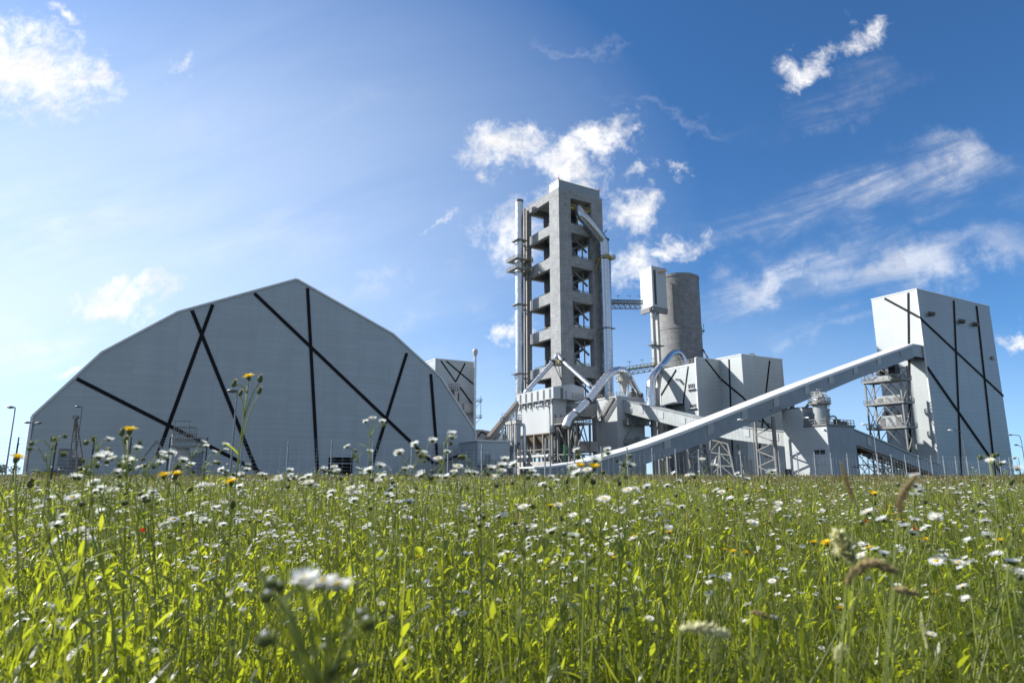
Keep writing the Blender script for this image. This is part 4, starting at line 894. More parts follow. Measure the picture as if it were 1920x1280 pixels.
# ================================================================== right transfer building
def transfer_building():
    P = lambda s, t, h: T2O + U * s + V * t + Z * h
    lf = Plane(T2O, -V); f = Plane(T2O, U); W, D, H, HT = 10.4, 11.7, 11.85, 16.4
    T = Thing('grey_transfer_building', 'stepped grey transfer building with a rooftop vessel under the long gallery', 'building', P(5, 6, 0))
    wr = rect(lf, 1526, 842.5, 1547.5, 852.5); dr = rect(lf, 1529, 870.5, 1553, 897); dr = (dr[0], .05, min(dr[2], -.4), dr[3])
    T.part('wall', MB().holed(lf, [(-D, 0), (0, 0), (0, H), (-6.0, H), (-6.0, HT), (-D, HT)], [loop(wr), loop(dr)], .3), M['white'])
    T.part('wall', MB().para(P(.31, .003, 0), U * (W - .31), V * .3, Z * (H - .003)), M['gal'])
    T.part('upper_block', MB().para(P(.31, 6.0, .2), U * (W - .4), V * 5.6, Z * (HT - .21)), M['gal'])
    T.part('side_wall', MB().para(P(W - .3, .31, 0), U * .3, V * 5.68, Z * (H - .01)), M['gal'])
    T.part('roof', MB().para(P(-.25, -.25, H), U * (W + .5), V * 6.24, Z * .25), M['darkgrey'])
    T.part('roof_trim', MB().para(P(-.1, 5.9, HT), U * (W + .2), V * 5.9, Z * .25), M['darkgrey'])
    g = MB(); z = H + .25; rail(g, [P(0, 5.8, z), P(0, 0, z), P(W, 0, z), P(W, 5.8, z)], 1.3, 1.2, .06); T.part('roof_railing', g, M['pale_steel'])
    window(T, lf, wr, 2); door(T, lf, dr, 'white', .12)
    T.part('side_door', MB().para(f.at(6.6, .05, .003), U * 1.5, Z * 6.6, f.n * .05), M['gal'])
    T.part('wall_lamp', MB().para(lf.at(-.9, 10.9, .01), lf.d * .5, Z * .2, lf.n * .5), M['lampw'])
    T.part('wall_bracket', MB().bar(f.at(8.0, 2.6, .1), f.at(10.2, 2.6, .1), .2), M['dark'])
    q = MB(); q.para(P(7.2, 1.2, z), U * 2.4, V * 2.2, Z * 1.1).tube([P(6.2, 2, z + .7), P(9.8, 2, z + .7)], .5, 10).para(P(5.6, .8, z), U * 1.1, V * 1.2, Z * 1.5); T.part('roof_motor', q, M['dark'])
    T.part('roof_pipe', MB().tube(bez([P(4.5, 2.4, z + 2.0), P(6.0, 2.0, z + 2.3), P(6.6, 1.8, z + 1.6), P(6.6, 1.8, z + .2)], 5), .22, 10), M['grey'], smooth=True)
    T.part('ceiling_lamp', MB().bar(P(-.2, 5.6, 14.1), P(-.2, 4.2, 14.0), .25), M['lampw'])
    # rooftop vessel
    c = P(3.4, 3.6, z); K = Thing('rooftop_vessel', 'grey cylindrical vessel with a caged ladder and railed top on the transfer building', 'vessel', c)
    K.part('shell', MB().lathe(c, [(1.7, 0), (1.7, .8), (1.62, .9), (1.62, 5.0)], 24), M['grey'])
    g = MB(); ring = [c + Vector((math.cos(k * math.pi / 5 + .3), math.sin(k * math.pi / 5 + .3), 0)) * 2.45 + Z * 5.0 for k in range(10)]; g.prism(ring, Z * .2); rail(g, [p + Z * .2 for p in ring], 1.25, .8, .055, True); K.part('platform', g, M['pale_steel'])
    K.part('top_unit', MB().lathe(c, [(1.5, 5.2), (1.5, 6.0), (.9, 6.4)], 18).para(c + Z * 6.0 - U * 1.4 - V * .6, U * 2.9, V * 1.2, Z * .7).para(c + Z * 6.7 + U * .3 - V * .5, U * .9, V * .9, Z * .9), M['creamw'])
    g = MB(); rail(g, [c + Z * 6.7 + U * a + V * b for a, b in ((-1.5, -.9), (1.5, -.9), (1.5, .9), (-1.5, .9))], 1.3, .7, .05, True); g.bar(c - U * 1.2 + Z * 8.6 - V * .5, c + U * .9 + Z * 8.8 - V * .5, .25, .2).bar(c - U * .4 + Z * 6.7 - V * .5, c - U * .4 + Z * 8.7 - V * .5, .1); K.part('top_railing', g, M['creamw'])
    l = MB(); b = c - V * 1.9 + U * .3
    for x in (-.3, .3): l.bar(b + U * x - Z * .2, b + U * x + Z * 7, .08)
    for k in range(16): l.bar(b - U * .3 + Z * (k * .42), b + U * .3 + Z * (k * .42), .06)
    for k in range(6): l.tube([b + U * .5 * math.cos(a) - V * (.45 + .5 * math.sin(a)) + Z * (1.6 + k) + V * .45 for a in np.linspace(0, math.pi, 6)], .04, 5)
    K.part('ladder', l, M['pale_steel'])
transfer_building()

# ================================================================== lattice tower with platforms at the right-hand building
def lattice_tower():
    b = Vector((110.05, 183, 0)); P = lambda s, t, h: b + U * s + V * t + Z * h
    T = Thing('lattice_tower', 'open steel lattice tower with equipment decks beside the tallest banded building', 'tower', P(2, 5, 0)); S_, D = 4.2, 10.4
    zt = 31.5; dk = [13.6, 20.6, 27.2]
    for s0, t0 in ((0, 0), (S_, 0), (0, D), (S_, D)): T.part('leg', MB().bar(P(s0, t0, 0), P(s0, t0, zt - (3.5 if t0 == 0 and s0 == 0 else 0)), .38), M['pale_steel'])
    g = MB(); lv = [0, 6.8] + dk + [zt - .5]
    for z0, z1 in zip(lv, lv[1:]):
        for s0 in (0, S_):
            m = P(s0, D / 2, z1 - .3); g.bar(P(s0, 0, z0), m, .19).bar(P(s0, D, z0), m, .19).bar(P(s0, 0, z1), P(s0, D, z1), .2)
        for t0 in (0, D): g.bar(P(0, t0, z0), P(S_, t0, z1), .16).bar(P(S_, t0, z0), P(0, t0, z1), .15).bar(P(0, t0, z1), P(S_, t0, z1), .2)
    T.part('bracing', g, M['pale_steel'])
    for i, z in enumerate(dk):
        T.part('deck', MB().para(P(-.6, -.6, z), U * (S_ + 1.2), V * (D + 1.2), Z * .35), M['steel'])
        r = MB(); rail(r, [P(-.6, D + .6, z + .35), P(-.6, -.6, z + .35), P(S_ + .6, -.6, z + .35), P(S_ + .6, D + .6, z + .35)], 1.2, 1.5, .06, True); T.part('railing', r, M['steel'])
        h = (3.4, 2.1, 1.4)[i]
        E = T.part('equipment_shade_box', MB().para(P(.4, .9, z + .355), U * (S_ - .8), V * (D - 3.0), Z * h), M['grey'])
        if i < 2:
            for a, w_ in ((1.2, 1.5), (5.8, 1.5)): T.part('louvre', MB().para(P(.3, a, z + .9), U * .098, V * w_, Z * (h - 1.1)), M['darkgrey'], E)
            T.part('louvre', MB().prism([P(.3, 3.0, z + .8), P(.3, 3.9, z + .8), P(.3, 5.2, z + h - .1), P(.3, 4.3, z + h - .1)], U * .098), M['darkgrey'], E)
            T.part('louvre', MB().para(P(1.0, .8, z + .9), U * 2, V * .098, Z * (h - 1.1)), M['darkgrey'], E)
        if i == 0: T.part('fan_unit', MB().lathe(P(2, 3, z + h + .36), [(.8, 0), (.8, .7), (.3, 1.1)], 12).lathe(P(2, 6.5, z + h + .36), [(.9, 0), (.9, .9), (.4, 1.4)], 12), M['dark'])
        if i == 2: T.part('drive_unit', MB().para(P(.6, 1.4, z + 2.2), U * 2.4, V * 2.0, Z * 2.6).lathe(P(2, 6.5, z + 2.2), [(1.2, 0), (1.2, 1.6), (.5, 2.2)], 14), M['dark'])
lattice_tower()

# ================================================================== tall right-hand building
def right_building():
    T = Thing('clinker_building', 'tallest grey clad building with long black bands and three vent hoods', 'building', CR + U * 20 + V * 7)
    r = Plane(CR, U); l = Plane(CR, -V); W, D, H = 42.83, 14.15, 55.75
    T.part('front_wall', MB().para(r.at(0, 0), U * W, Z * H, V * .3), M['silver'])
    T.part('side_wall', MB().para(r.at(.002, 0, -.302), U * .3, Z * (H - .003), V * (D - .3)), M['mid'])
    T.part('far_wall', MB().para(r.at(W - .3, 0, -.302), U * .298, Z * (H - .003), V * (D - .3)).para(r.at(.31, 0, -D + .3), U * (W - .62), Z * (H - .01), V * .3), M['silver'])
    T.part('roof', MB().para(r.at(.1, H - .3, -.35), U * (W - .2), V * (D - .5), Z * .25), M['grey'])
    T.part('roof_trim', MB().para(r.at(-.12, H + .002, .12), U * (W + .24), V * .5, Z * .3).para(r.at(-.12, H + .002, -.39), U * .5, V * (D - .3), Z * .3), M['trim'])
    T.part('corner_trim', MB().para(r.at(-.1, 0, .1), U * .35, V * .35, Z * (H + .001)), M['trim'])
    for i, (pl, p, q) in enumerate([(l, (1703.2, 549), (1707, 885)), (l, (1658.5, 559.5), (1723.6, 594.8)), (r, (1723.4, 594.6), (1881, 742)), (r, (1788, 563.5), (1802.5, 897)), (r, (1830.6, 573.5), (1866.5, 897)), (r, (1738.4, 688.5), (1884, 897))]):
        band(T, pl, p, q, .95, .09 + .035 * i)
    for x, y in ((1743, 588), (1800, 602), (1826, 607.5)):
        v = r.pt(x, y); d = (r.n - Z * .35).normalized(); h = T.part('vent_hood', MB().tube([v - d * .2, v + d * 1.3], .72, 14), M['darkgrey']); T.part('vent_mouth', MB().tube([v + d * 1.305, v + d * 1.33], .62, 14), M['rust'], h)
    p = r.pt(1860, 671.6, .003); T.part('vent_grille', MB().para(p - U * .8 - Z * .5, U * 1.6, Z * 1.0, r.n * .3), M['darkgrey'])
    g = MB()
    for a in (1, 22, 42): g.bar(r.at(a, H, -1), r.at(a, H + 3, -1), .06)
    for a in (6, 12): g.bar(r.at(.5, H, -a), r.at(.5, H + 3.2, -a), .06)
    T.part('lightning_rod', g, M['darkgrey'])
right_building()

# ================================================================== fences, lamps and small things in front of the plant
def fence():
    a0 = Vector((-14.6, 35.6, 0)); ang = math.atan2(80 - 35.6, 61.29 + 14.6); d = Vector((math.cos(ang), math.sin(ang), 0)); n = 37
    for nm, p0, dv, cnt, stp, mat, lab in (('mesh_fence', a0, d, n, 88.0 / 36 * 1.0, 'post', 'long wire mesh fence with pale steel posts running across the meadow edge'),
                                 ('mesh_fence', a0 - Vector((1.9, 0, 0)), Vector((-1, .01, 0)), 7, 2.06, 'postd', 'short wire mesh fence with dark posts before the left end of the storage hall')):
        T = Thing(nm, lab, 'fence', p0)
        h = 2.92; post = MB(); post.bar(p0, p0 + Z * 2.55, .075).bar(p0 + Z * 2.551, p0 + Z * h, .06); post.bar(p0 + Z * 2.5 - dv * .06, p0 + Z * 2.56 - dv * .06, .05)
        o = T.part('post', post, M[mat]); L = stp * (cnt - 1)
        for i in range(1, cnt):
            c = o.copy(); C.objects.link(c); c.parent = T.o; c.location = dv * (stp * i); c.rotation_euler = (R(random.uniform(-.8, .8)), R(random.uniform(-.8, .8)), 0)
        wv = MB(); q = Vector((dv.y, -dv.x, 0)) * .06
        for z in list(np.arange(.15, 2.5, .2)) + [2.6, 2.74, 2.87]: wv.bar(p0 + q + Z * z, p0 + q + dv * L + Z * z, .008)
        for k in range(int(L / .5)): wv.bar(p0 + q * 1.15 + dv * (k * .5) + Z * .1, p0 + q * 1.15 + dv * (k * .5) + Z * 2.5, .006)
        T.part('wire_mesh', wv, M['wire'])
fence()

def lamp_post(label, head, knee, foot, Y, mat='steel', r=.075, headmat='lampw', second=None, group='street lamps of the works'):
    k = at(knee[0], knee[1], Y); b = Vector((k.x, Y, 0)); hd = at(head[0], head[1], Y); T = Thing('street_lamp', label, 'street lamp', b, group)
    if (hd - k).length < .3: path = [b, k]
    else:
        dx = (hd - k); path = [b, k - Z * 1.0] + bez([k - Z * .6, k + dx * .12 + Z * (dx.z * .55), k + dx * .5 + Z * (dx.z * .45), hd], 5)
    T.part('pole', MB().tube(path, [r * 1.5] + [r] * (len(path) - 1), 8), M[mat], smooth=False)
    s = 1 if hd.x > k.x else -1
    def head_at(p, sg, nm='lamp_head'):
        e = Vector((sg, 0, .05)); mb = MB().tube([p - e * .1, p + e * .15, p + e * .5, p + e * .85, p + e * .95], [.07, .15, .2, .14, .04], 10); T.part(nm, mb, M[headmat], smooth=True)
    head_at(hd, s)
    if second:
        q = at(second[0], second[1], Y); T.part('arm', MB().tube([Vector((k.x, Y, q.z - .6)), q], r * .8, 8), M[mat]); head_at(q, 1 if q.x > k.x else -1)
lamp_post('tall street lamp with a short bent arm standing alone left of the storage hall', (26, 763.5), (28.3, 768), (10, 888), 90, headmat='darkgrey')
lamp_post('double-headed lamp before the left edge of the storage hall', (56.5, 792), (62, 796), (52, 890), 104, headmat='darkgrey', second=(67, 793), mat='darkgrey')
lamp_post('thin lamp post beside the slender steel derrick', (150.5, 762), (154.5, 760), (148, 880), 118, mat='darkgrey', headmat='darkgrey')
lamp_post('thin straight pole in front of the middle of the storage hall', (444.6, 733), (444.6, 733), (432, 893), 62, headmat='darkgrey')
lamp_post('curved-arm street lamp in front of the white filter house', (1019, 761), (1031, 769), (1034, 882), 90)
lamp_post('curved-arm street lamp before the middle of the long conveyor gallery', (1393, 787), (1411, 794), (1421, 905), 112)
lamp_post('curved-arm street lamp by the sloping dark gallery and the lattice tower', (1625, 795.5), (1638, 805), (1649, 895), 118)
lamp_post('curved-arm street lamp in front of the tallest banded building', (1786, 806.5), (1805, 816), (1813, 893), 136, headmat='lampw', mat='darkgrey')
lamp_post('two-armed street lamp beyond the right end of the tallest building', (1898, 815), (1914.5, 823), (1921, 893), 150, mat='darkgrey', second=(1909, 834), headmat='steel')

def yard_things():
    Y = 113; c = at(339, 885, Y); b = Vector((c.x, Y, 0)); X = Vector((1, 0, 0)); YV = Vector((0, 1, 0))
    T = Thing('loading_hopper', 'pale concrete hopper tower with railed platforms before the storage hall', 'hopper', b)
    m = lambda px, py, dy=0: at(px, py, Y + dy)
    z = lambda py: at(340, py, Y).z
    T.part('shell', MB().lathe(b, [(1.25, z(868)), (1.25, z(858)), (1.05, z(848)), (1.05, z(840))], 20).box(b, 2.5, 2.4, z(868), X, YV), M['concl'])
    T.part('arch_opening', MB().prism([b + Vector((1.0 * math.cos(a) * .75, -1.215, max(0, z(873) - .9 + math.sin(a) * .9))) for a in np.linspace(0, math.pi, 9)] + [b + Vector((-.75, -1.215, .3)), b + Vector((.75, -1.215, .3))], (0, .01, 0)), M['dark'])
    g = MB(); d0 = z(839); g.para(b + Vector((-1.5, -1.6, d0)), X * 4.6, YV * 3.2, Z * .15); rail(g, [b + Vector((x, y, d0 + .15)) for x, y in ((-1.5, 1.6), (-1.5, -1.6), (3.1, -1.6), (3.1, 1.6))], 1.5, .8, .045, True); T.part('platform', g, M['steel'])
    g = MB(); d1 = z(826); g.para(b + Vector((-1.3, -1.3, d1)), X * 2.7, YV * 2.6, Z * .12); rail(g, [b + Vector((x, y, d1)) for x, y in ((-1.3, 1.3), (-1.3, -1.3), (1.4, -1.3), (1.4, 1.3))], 2.3, .7, .05, True)
    for x in (-1.2, 1.3): g.bar(b + Vector((x, -1.2, d0)), b + Vector((x, -1.2, z(790))), .09)
    g.bar(b + Vector((-1.3, -1.2, z(790.5))), b + Vector((1.5, -1.2, z(790.5))), .2, .12); T.part('upper_frame', g, M['pale_steel'])
    T.part('pipe', MB().tube([b + Vector((-1.5, -.9, .2)), b + Vector((-1.5, -.9, z(814)))], .16, 10), M['lampw'])
    q = at(294, 826, Y); A = Thing('white_brace_frame', 'white two-legged brace frame beside the loading hopper', 'frame', Vector((q.x, Y, 0)))
    for x, y in ((268, 859), (315, 863)): e = at(x, y, Y); A.part('leg', MB().bar(q, e, .24).bar(e, Vector((e.x + (e.x - q.x) * .5, Y, 0)), .2), M['pale_steel'])
    # steel derrick
    Y = 108; p = at(142, 782, Y); D = Thing('steel_derrick', 'slender rusty steel derrick standing before the storage hall', 'derrick', Vector((p.x, Y, 0)))
    for px, dy in ((131, -.8), (151, -.8), (134, 1.2), (153, 1.2)):
        f = gx(px, Y); D.part('leg', MB().bar(Vector((f.x, Y + dy, 0)), p + Vector((0, dy * .1, 0)), .16), M['brown'])
    g = MB()
    for k in (.2, .4, .6, .78): l = gx(131, Y).lerp(p, k); r = gx(151, Y).lerp(p, k); g.bar(l, r, .1); g.bar(l, gx(151, Y).lerp(p, min(1, k + .2)), .08)
    D.part('bracing', g, M['brown']); D.part('sheave', MB().tube([p - YV * .3, p + YV * .3], .42, 12), M['steel'])
    D.part('cabin', MB().box(gx(134, Y), 3.2, 2.4, 2.1, X, YV).prism([gx(126, Y) + Z * 2.1, gx(142, Y) + Z * 2.1, gx(140, Y) + Z * 3.6, gx(130, Y) + Z * 3.6], YV * 1.2), M['darkgrey'])
    Y = 107; p = gx(82, Y); K = Thing('skip_container', 'low blue and yellow steel skip at the foot of the storage hall', 'skip', p)
    mb = MB(); w_, h = 1.15, 1.35; mb.prism([p + Vector((-w_, -.8, .1)), p + Vector((w_, -.8, .1)), p + Vector((w_ + .25, -.8, h)), p + Vector((-w_ - .25, -.8, h))], YV * 1.6)
    K.part('body', mb, M['yellow']); K.part('rim', MB().para(p + Vector((-w_ - .35, -.9, h + .002)), X * (2 * w_ + .7), YV * 1.8, Z * .3), M['blue'])
    for k in range(4): K.part('rib', MB().para(p + Vector((-w_ + .1 + k * .66, -.88, .2)), X * .12, YV * .078, Z * (h - .25)), M['dark'])
    for px0, px1, y0, lab in ((1134, 1160, 893, 'large white block lying on the grass below the long gallery'), (1192, 1214, 902, 'small white block on the grass right of the larger white block')):
        Y = 52; a = gx(px0, Y); e = gx(px1, Y); z1 = at(px0, y0, Y).z; wd = e.x - a.x
        mb = MB(); mb.prism([a, a + X * wd, a + X * wd * .96 + Z * max(z1, .5), a + X * wd * .06 + Z * max(z1, .5) * .9], YV * .9)
        solo('concrete_block', lab, 'block', mb, M['concl'], a)
    p = gx(1477, 140); solo('cable_drum_box', 'small dark cabinet at the foot of the grey transfer building', 'cabinet', MB().box(p, 1.5, 1, 1.9, X, YV).box(p + Z * 1.901, 1.7, 1.2, .12, X, YV), M['dark'], p)
    p = gx(1265, 168); solo('dark_bin', 'low dark bin by the left foot of the long gallery support', 'bin', MB().box(p, 2.0, 1.4, 2.4, X, YV).box(p + Z * 2.401, 2.2, 1.6, .14, X, YV), M['dark'], p)
    p = at(1059, 836, 150); p = Vector((p.x, 150, 0)); solo('green_pole', 'thin green upright pole in front of the steel trestle', 'pole', MB().tube([p, p + Z * 7.6], .28, 8).tube([p, p + Z * .3], .5, 8), M['green'], p)
yard_things()

# far woodland at the left horizon: one mass of crowns
def woodland():
    vs, fs = [], []; n = 0
    r2 = np.random.default_rng(5)
    for k in range(60):
        x = -620 + k * 5.2 + r2.normal() * 2; y = 640 + r2.normal() * 14; h = 7.5 + r2.random() * 4.5; cr = 3.5 + r2.random() * 2
        for q in range(150):
            d = r2.normal(size=3); d /= np.linalg.norm(d); c = np.array([x, y, h * .55]) + d * np.array([cr, cr, h * .48]) * (.55 + .5 * r2.random())
            a = r2.normal(size=3); a /= np.linalg.norm(a); b = np.cross(a, d); s0 = .5 + r2.random() * .5
            for p in (c - a * s0, c + b * s0, c + a * s0, c - b * s0): vs.append(p)
            fs.append((n, n + 1, n + 2, n + 3)); n += 4
    me = bpy.data.meshes.new('far_woodland'); me.from_pydata([tuple(v) for v in vs], [], fs); me.materials.append(leafy('far_foliage', (.045, .065, .04), (.08, .10, .06), (.10, .14, .05), .3, .8, False))
    o = bpy.data.objects.new('far_woodland', me); C.objects.link(o); o['kind'] = 'stuff'
woodland()

# ================================================================== meadow
M['blade'] = leafy('grass_blade', (.065, .098, .016), (.120, .125, .035), (.44, .48, .034), .48, .42)
M['leaf'] = leafy('weed_leaf', (.055, .080, .016), (.105, .120, .036), (.53, .58, .030), .58, .35, True, .4)
M['dry'] = leafy('dry_grass_blade', (.10, .095, .030), (.19, .15, .065), (.24, .22, .07), .4, .7)
M['stem'] = leafy('weed_stem', (.19, .235, .055), (.23, .26, .075), (.55, .60, .05), .38, .5, False)
M['petal'] = leafy('white_petal', (.84, .84, .83), (.88, .88, .87), (.90, .90, .88), .46, .6, False, .2)
M['disk'] = leafy('yellow_disk', (.55, .38, .03), (.60, .45, .05), (.6, .45, .04), .25, .7, False, .2)
M['bract'] = leafy('flower_bract', (.075, .095, .035), (.11, .13, .055), (.22, .25, .06), .3, .6, False, .2)
M['ypetal'] = leafy('yellow_petal', (.74, .52, .02), (.80, .60, .03), (.85, .60, .02), .42, .6, False, .2)
M['rpetal'] = leafy('red_petal', (.60, .05, .02), (.65, .08, .02), (.75, .10, .03), .4, .6, False, .2)
M['seed'] = leafy('dry_seed_head', (.30, .22, .11), (.38, .30, .16), (.42, .34, .16), .35, .8, False, .1)
M['palehead'] = leafy('pale_seed_head', (.68, .66, .40), (.76, .74, .48), (.75, .72, .38), .45, .8, False, .1)

def np_mesh(name, verts, quads, mat, tint=None, kind='stuff', mats=None, midx=None, smooth=False):
    """quads: (n,4) or list of arrays with 3 or 4 columns"""
    me = bpy.data.meshes.new(name); qs = quads if isinstance(quads, list) else [quads]
    me.vertices.add(len(verts)); me.vertices.foreach_set('co', np.ascontiguousarray(verts, np.float32).ravel())
    tot = np.concatenate([np.full(len(q), q.shape[1], np.int32) for q in qs]); li = np.concatenate([q.ravel() for q in qs]).astype(np.int32)
    st = np.concatenate([[0], np.cumsum(tot)[:-1]]).astype(np.int32)
    me.loops.add(len(li)); me.loops.foreach_set('vertex_index', li); me.polygons.add(len(tot)); me.polygons.foreach_set('loop_start', st)
    me.polygons.foreach_set('loop_total', tot)
    for m in (mats or [mat]): me.materials.append(m)
    if midx is not None: me.polygons.foreach_set('material_index', midx.astype(np.int32))
    me.update(calc_edges=True)
    if tint is not None:
        a = me.attributes.new('tint', 'FLOAT', 'POINT'); a.data.foreach_set('value', tint.astype(np.float32))
    if smooth: me.shade_smooth()
    if kind is None: return me
    o = bpy.data.objects.new(name, me); C.objects.link(o); o['kind'] = kind; return o

def blades(base, h, wd, az, lean, droop, prof, face=None):
    """ribbons: base (n,3), height, width, azimuth of the lean, lean (radians from upright), extra droop; prof = widths along the blade"""
    n = len(base); L = len(prof); t = np.linspace(0, 1, L)
    dirx, diry = np.cos(az), np.sin(az); fa = az + math.pi / 2 if face is None else face
    P = np.zeros((n, L, 3)); pos = base.copy(); P[:, 0] = pos
    for k in range(1, L):
        th = lean + droop * (t[k] - .5 / (L - 1)); s = h / (L - 1)
        pos = pos + np.stack([dirx * np.sin(th) * s, diry * np.sin(th) * s, np.cos(th) * s], 1); P[:, k] = pos
    sd = np.stack([np.cos(fa), np.sin(fa), np.zeros(n)], 1)
    W = (wd[:, None] * np.array(prof)[None] * .5)[..., None] * sd[:, None]
    vs = np.concatenate([(P - W)[:, :, None], (P + W)[:, :, None]], 2).reshape(n, L * 2, 3)
    q = np.array([[2 * k, 2 * k + 1, 2 * k + 3, 2 * k + 2] for k in range(L - 1)]); idx = (np.arange(n)[:, None, None] * (2 * L) + q[None]).reshape(-1, 4)
    return vs.reshape(-1, 3), idx, 2 * L
def wedge(n, d0, d1, half=45, power=1.0):
    half = max(half, 45)
    """n points over the field of view; density falls as distance^-power"""
    e = 2 - power; u = rng.random(n); d = (d0 ** e + u * (d1 ** e - d0 ** e)) ** (1 / e); a = np.radians((rng.random(n) * 2 - 1) * half)
    return np.stack([np.sin(a) * d, np.cos(a) * d, np.zeros(n)], 1), d
def patch(p, s=.6, seed=0):
    """slow uneven variation over the field, 0..1"""
    x, y = p[:, 0] * s, p[:, 1] * s; return .5 + .25 * np.sin(x * 1.3 + 1.7 * np.sin(y * .9 + seed)) + .25 * np.sin(y * 1.7 + 1.3 * np.sin(x * 1.1 + seed * 2))

def meadow():
    G = lambda n, m, s, lo, hi: np.clip(rng.normal(m, s, n), lo, hi)
    # --- fine grass
    N = 92000; p, d = wedge(N, .95, 22, 41, 1.25); pt = patch(p, .7, 1)
    h = G(N, .50, .12, .15, .80) * (.8 + .4 * pt); wd = G(N, .0048, .0017, .002, .009) * np.maximum(1, d / 3.2) ** .75
    az = rng.random(N) * 6.283; v, q, k = blades(p, h, wd, az, np.abs(rng.normal(.10, .12, N)), np.abs(rng.normal(.45, .4, N)), [.8, 1, .9, .6, .06])
    np_mesh('meadow_grass', v, q, M['blade'], np.repeat(np.clip(.3 + .5 * pt + rng.normal(0, .25, N), 0, 1), k))
    # --- leafy weed shoots: an upright stem with narrow pointed leaves all the way up
    S = 24500; p, d = wedge(S, 1.0, 19, 41, 1.3); pt = patch(p, .8, 4)
    hs = G(S, .61, .12, .22, .88) * (.85 + .3 * pt); la = rng.random(S) * 6.283; ll = np.abs(rng.normal(.05, .07, S))
    v0, q0, k0 = blades(p, hs, .0035 * np.maximum(1, d / 3), la, ll, ll * .5, [1, .9, .7, .4], rng.random(S) * 6.283)
    np_mesh('weed_stems', v0, q0, M['blade'], np.repeat(rng.random(S), k0))
    m = 15; f = np.tile(np.linspace(.18, .98, m), (S, 1)) + rng.normal(0, .02, (S, m)); r = hs[:, None] * f
    bx = p[:, None, 0] + np.cos(la)[:, None] * np.sin(ll * 1.2)[:, None] * r; by = p[:, None, 1] + np.sin(la)[:, None] * np.sin(ll * 1.2)[:, None] * r; bz = r * np.cos(ll)[:, None]
    b = np.stack([bx, by, bz], 2).reshape(-1, 3); n = len(b); dd = np.repeat(d, m)
    sz = (.066 * (1.10 - f) + .022).reshape(-1) * np.clip(rng.normal(1, .25, n), .4, 1.7) * np.maximum(1, dd / 4) ** .35
    az = (np.arange(m)[None] * 2.4 + rng.random((S, 1)) * 6.28).reshape(-1) + rng.normal(0, .3, n)
    v, q, k = blades(b, sz, sz * np.clip(rng.normal(.215, .05, n), .12, .33) * np.maximum(1, dd / 4) ** .25, az, np.clip(rng.normal(.55, .22, n), .1, 1.3), np.clip(rng.normal(.6, .5, n), -.3, 1.8), [.25, .8, 1, .7, .05])
    np_mesh('weed_leaves', v, q, M['leaf'], np.repeat(np.clip(np.repeat(pt, m) * .5 + rng.normal(.25, .25, n), 0, 1), k))
    # --- straw-coloured old stalks and blades among the green
    N = 7000; p, d = wedge(N, 2.2, 20, 41, 1.1); pt = patch(p, .9, 7)
    h = G(N, .60, .13, .25, .88); v, q, k = blades(p, h, .0030 * np.maximum(1, d / 3) ** .8, rng.random(N) * 6.28, np.abs(rng.normal(.15, .14, N)), np.abs(rng.normal(.4, .4, N)), [.8, 1, .8, .5, .1])
    np_mesh('straw_stalks', v, q, M['dry'], np.repeat(np.clip(.4 + .5 * pt + rng.normal(0, .2, N), 0, 1), k))
    N = 7000; p, d = wedge(N, 3.2, 20, 41, 1.2); h = G(N, .70, .10, .4, .92); p[:, 2] = h * .8
    v, q, k = blades(p, h * .2, .0075 * np.maximum(1, d / 4) ** .7, rng.random(N) * 6.28, np.abs(rng.normal(.2, .2, N)), np.abs(rng.normal(.4, .3, N)), [.2, .9, 1, .6, .1])
    np_mesh('straw_ears', v, q, M['dry'], np.repeat(np.clip(rng.normal(.85, .2, N), 0, 1), k))
    # --- broad low leaves near the ground
    N = 14000; p, d = wedge(N, 1.0, 9, 41, 1.2); p[:, 2] = rng.random(N) * .3
    sz = G(N, .085, .03, .03, .17); v, q, k = blades(p, sz, sz * .24, rng.random(N) * 6.28, np.clip(rng.normal(.6, .3, N), .1, 1.3), np.clip(rng.normal(.7, .5, N), 0, 1.6), [.3, .8, 1, .75, .05])
    np_mesh('low_leaves', v, q, M['leaf'], np.repeat(rng.random(N), k))
    # --- dry brown-green grass between the flowers and the fence, and on to the works
    N = 130000; p, d = wedge(N, 11, 120, 41, 1.0); keep = rng.random(N) < np.clip((d - 10) / 8, 0, 1); p, d = p[keep], d[keep]; N = len(p); pt = patch(p, .22, 2)
    h = G(N, .60, .16, .2, 1.05) * (.75 + .4 * pt); wd = .006 * (d / 8) ** .9
    v, q, k = blades(p, h, wd * np.clip(rng.normal(1, .3, N), .5, 1.8), rng.random(N) * 6.28, np.abs(rng.normal(.12, .12, N)), np.abs(rng.normal(.5, .4, N)), [.9, 1, .7, .1])
    np_mesh('dry_grass', v, q, M['dry'], np.repeat(np.clip(.1 + .7 * pt + rng.normal(0, .25, N), 0, 1), k))
    N = 26000; p, d = wedge(N, 10, 90, 41, 1.0); h = G(N, .74, .12, .4, 1.1); az = rng.random(N) * 6.28
    p[:, 2] = h * .72; v, q, k = blades(p, h * .32, .011 * (d / 10) ** .85, az, np.abs(rng.normal(.2, .15, N)), np.abs(rng.normal(.4, .3, N)), [.2, .9, 1, .5, .1])
    np_mesh('dry_grass_ears', v, q, M['dry'], np.repeat(np.clip(rng.normal(.8, .2, N), 0, 1), k))
meadow()

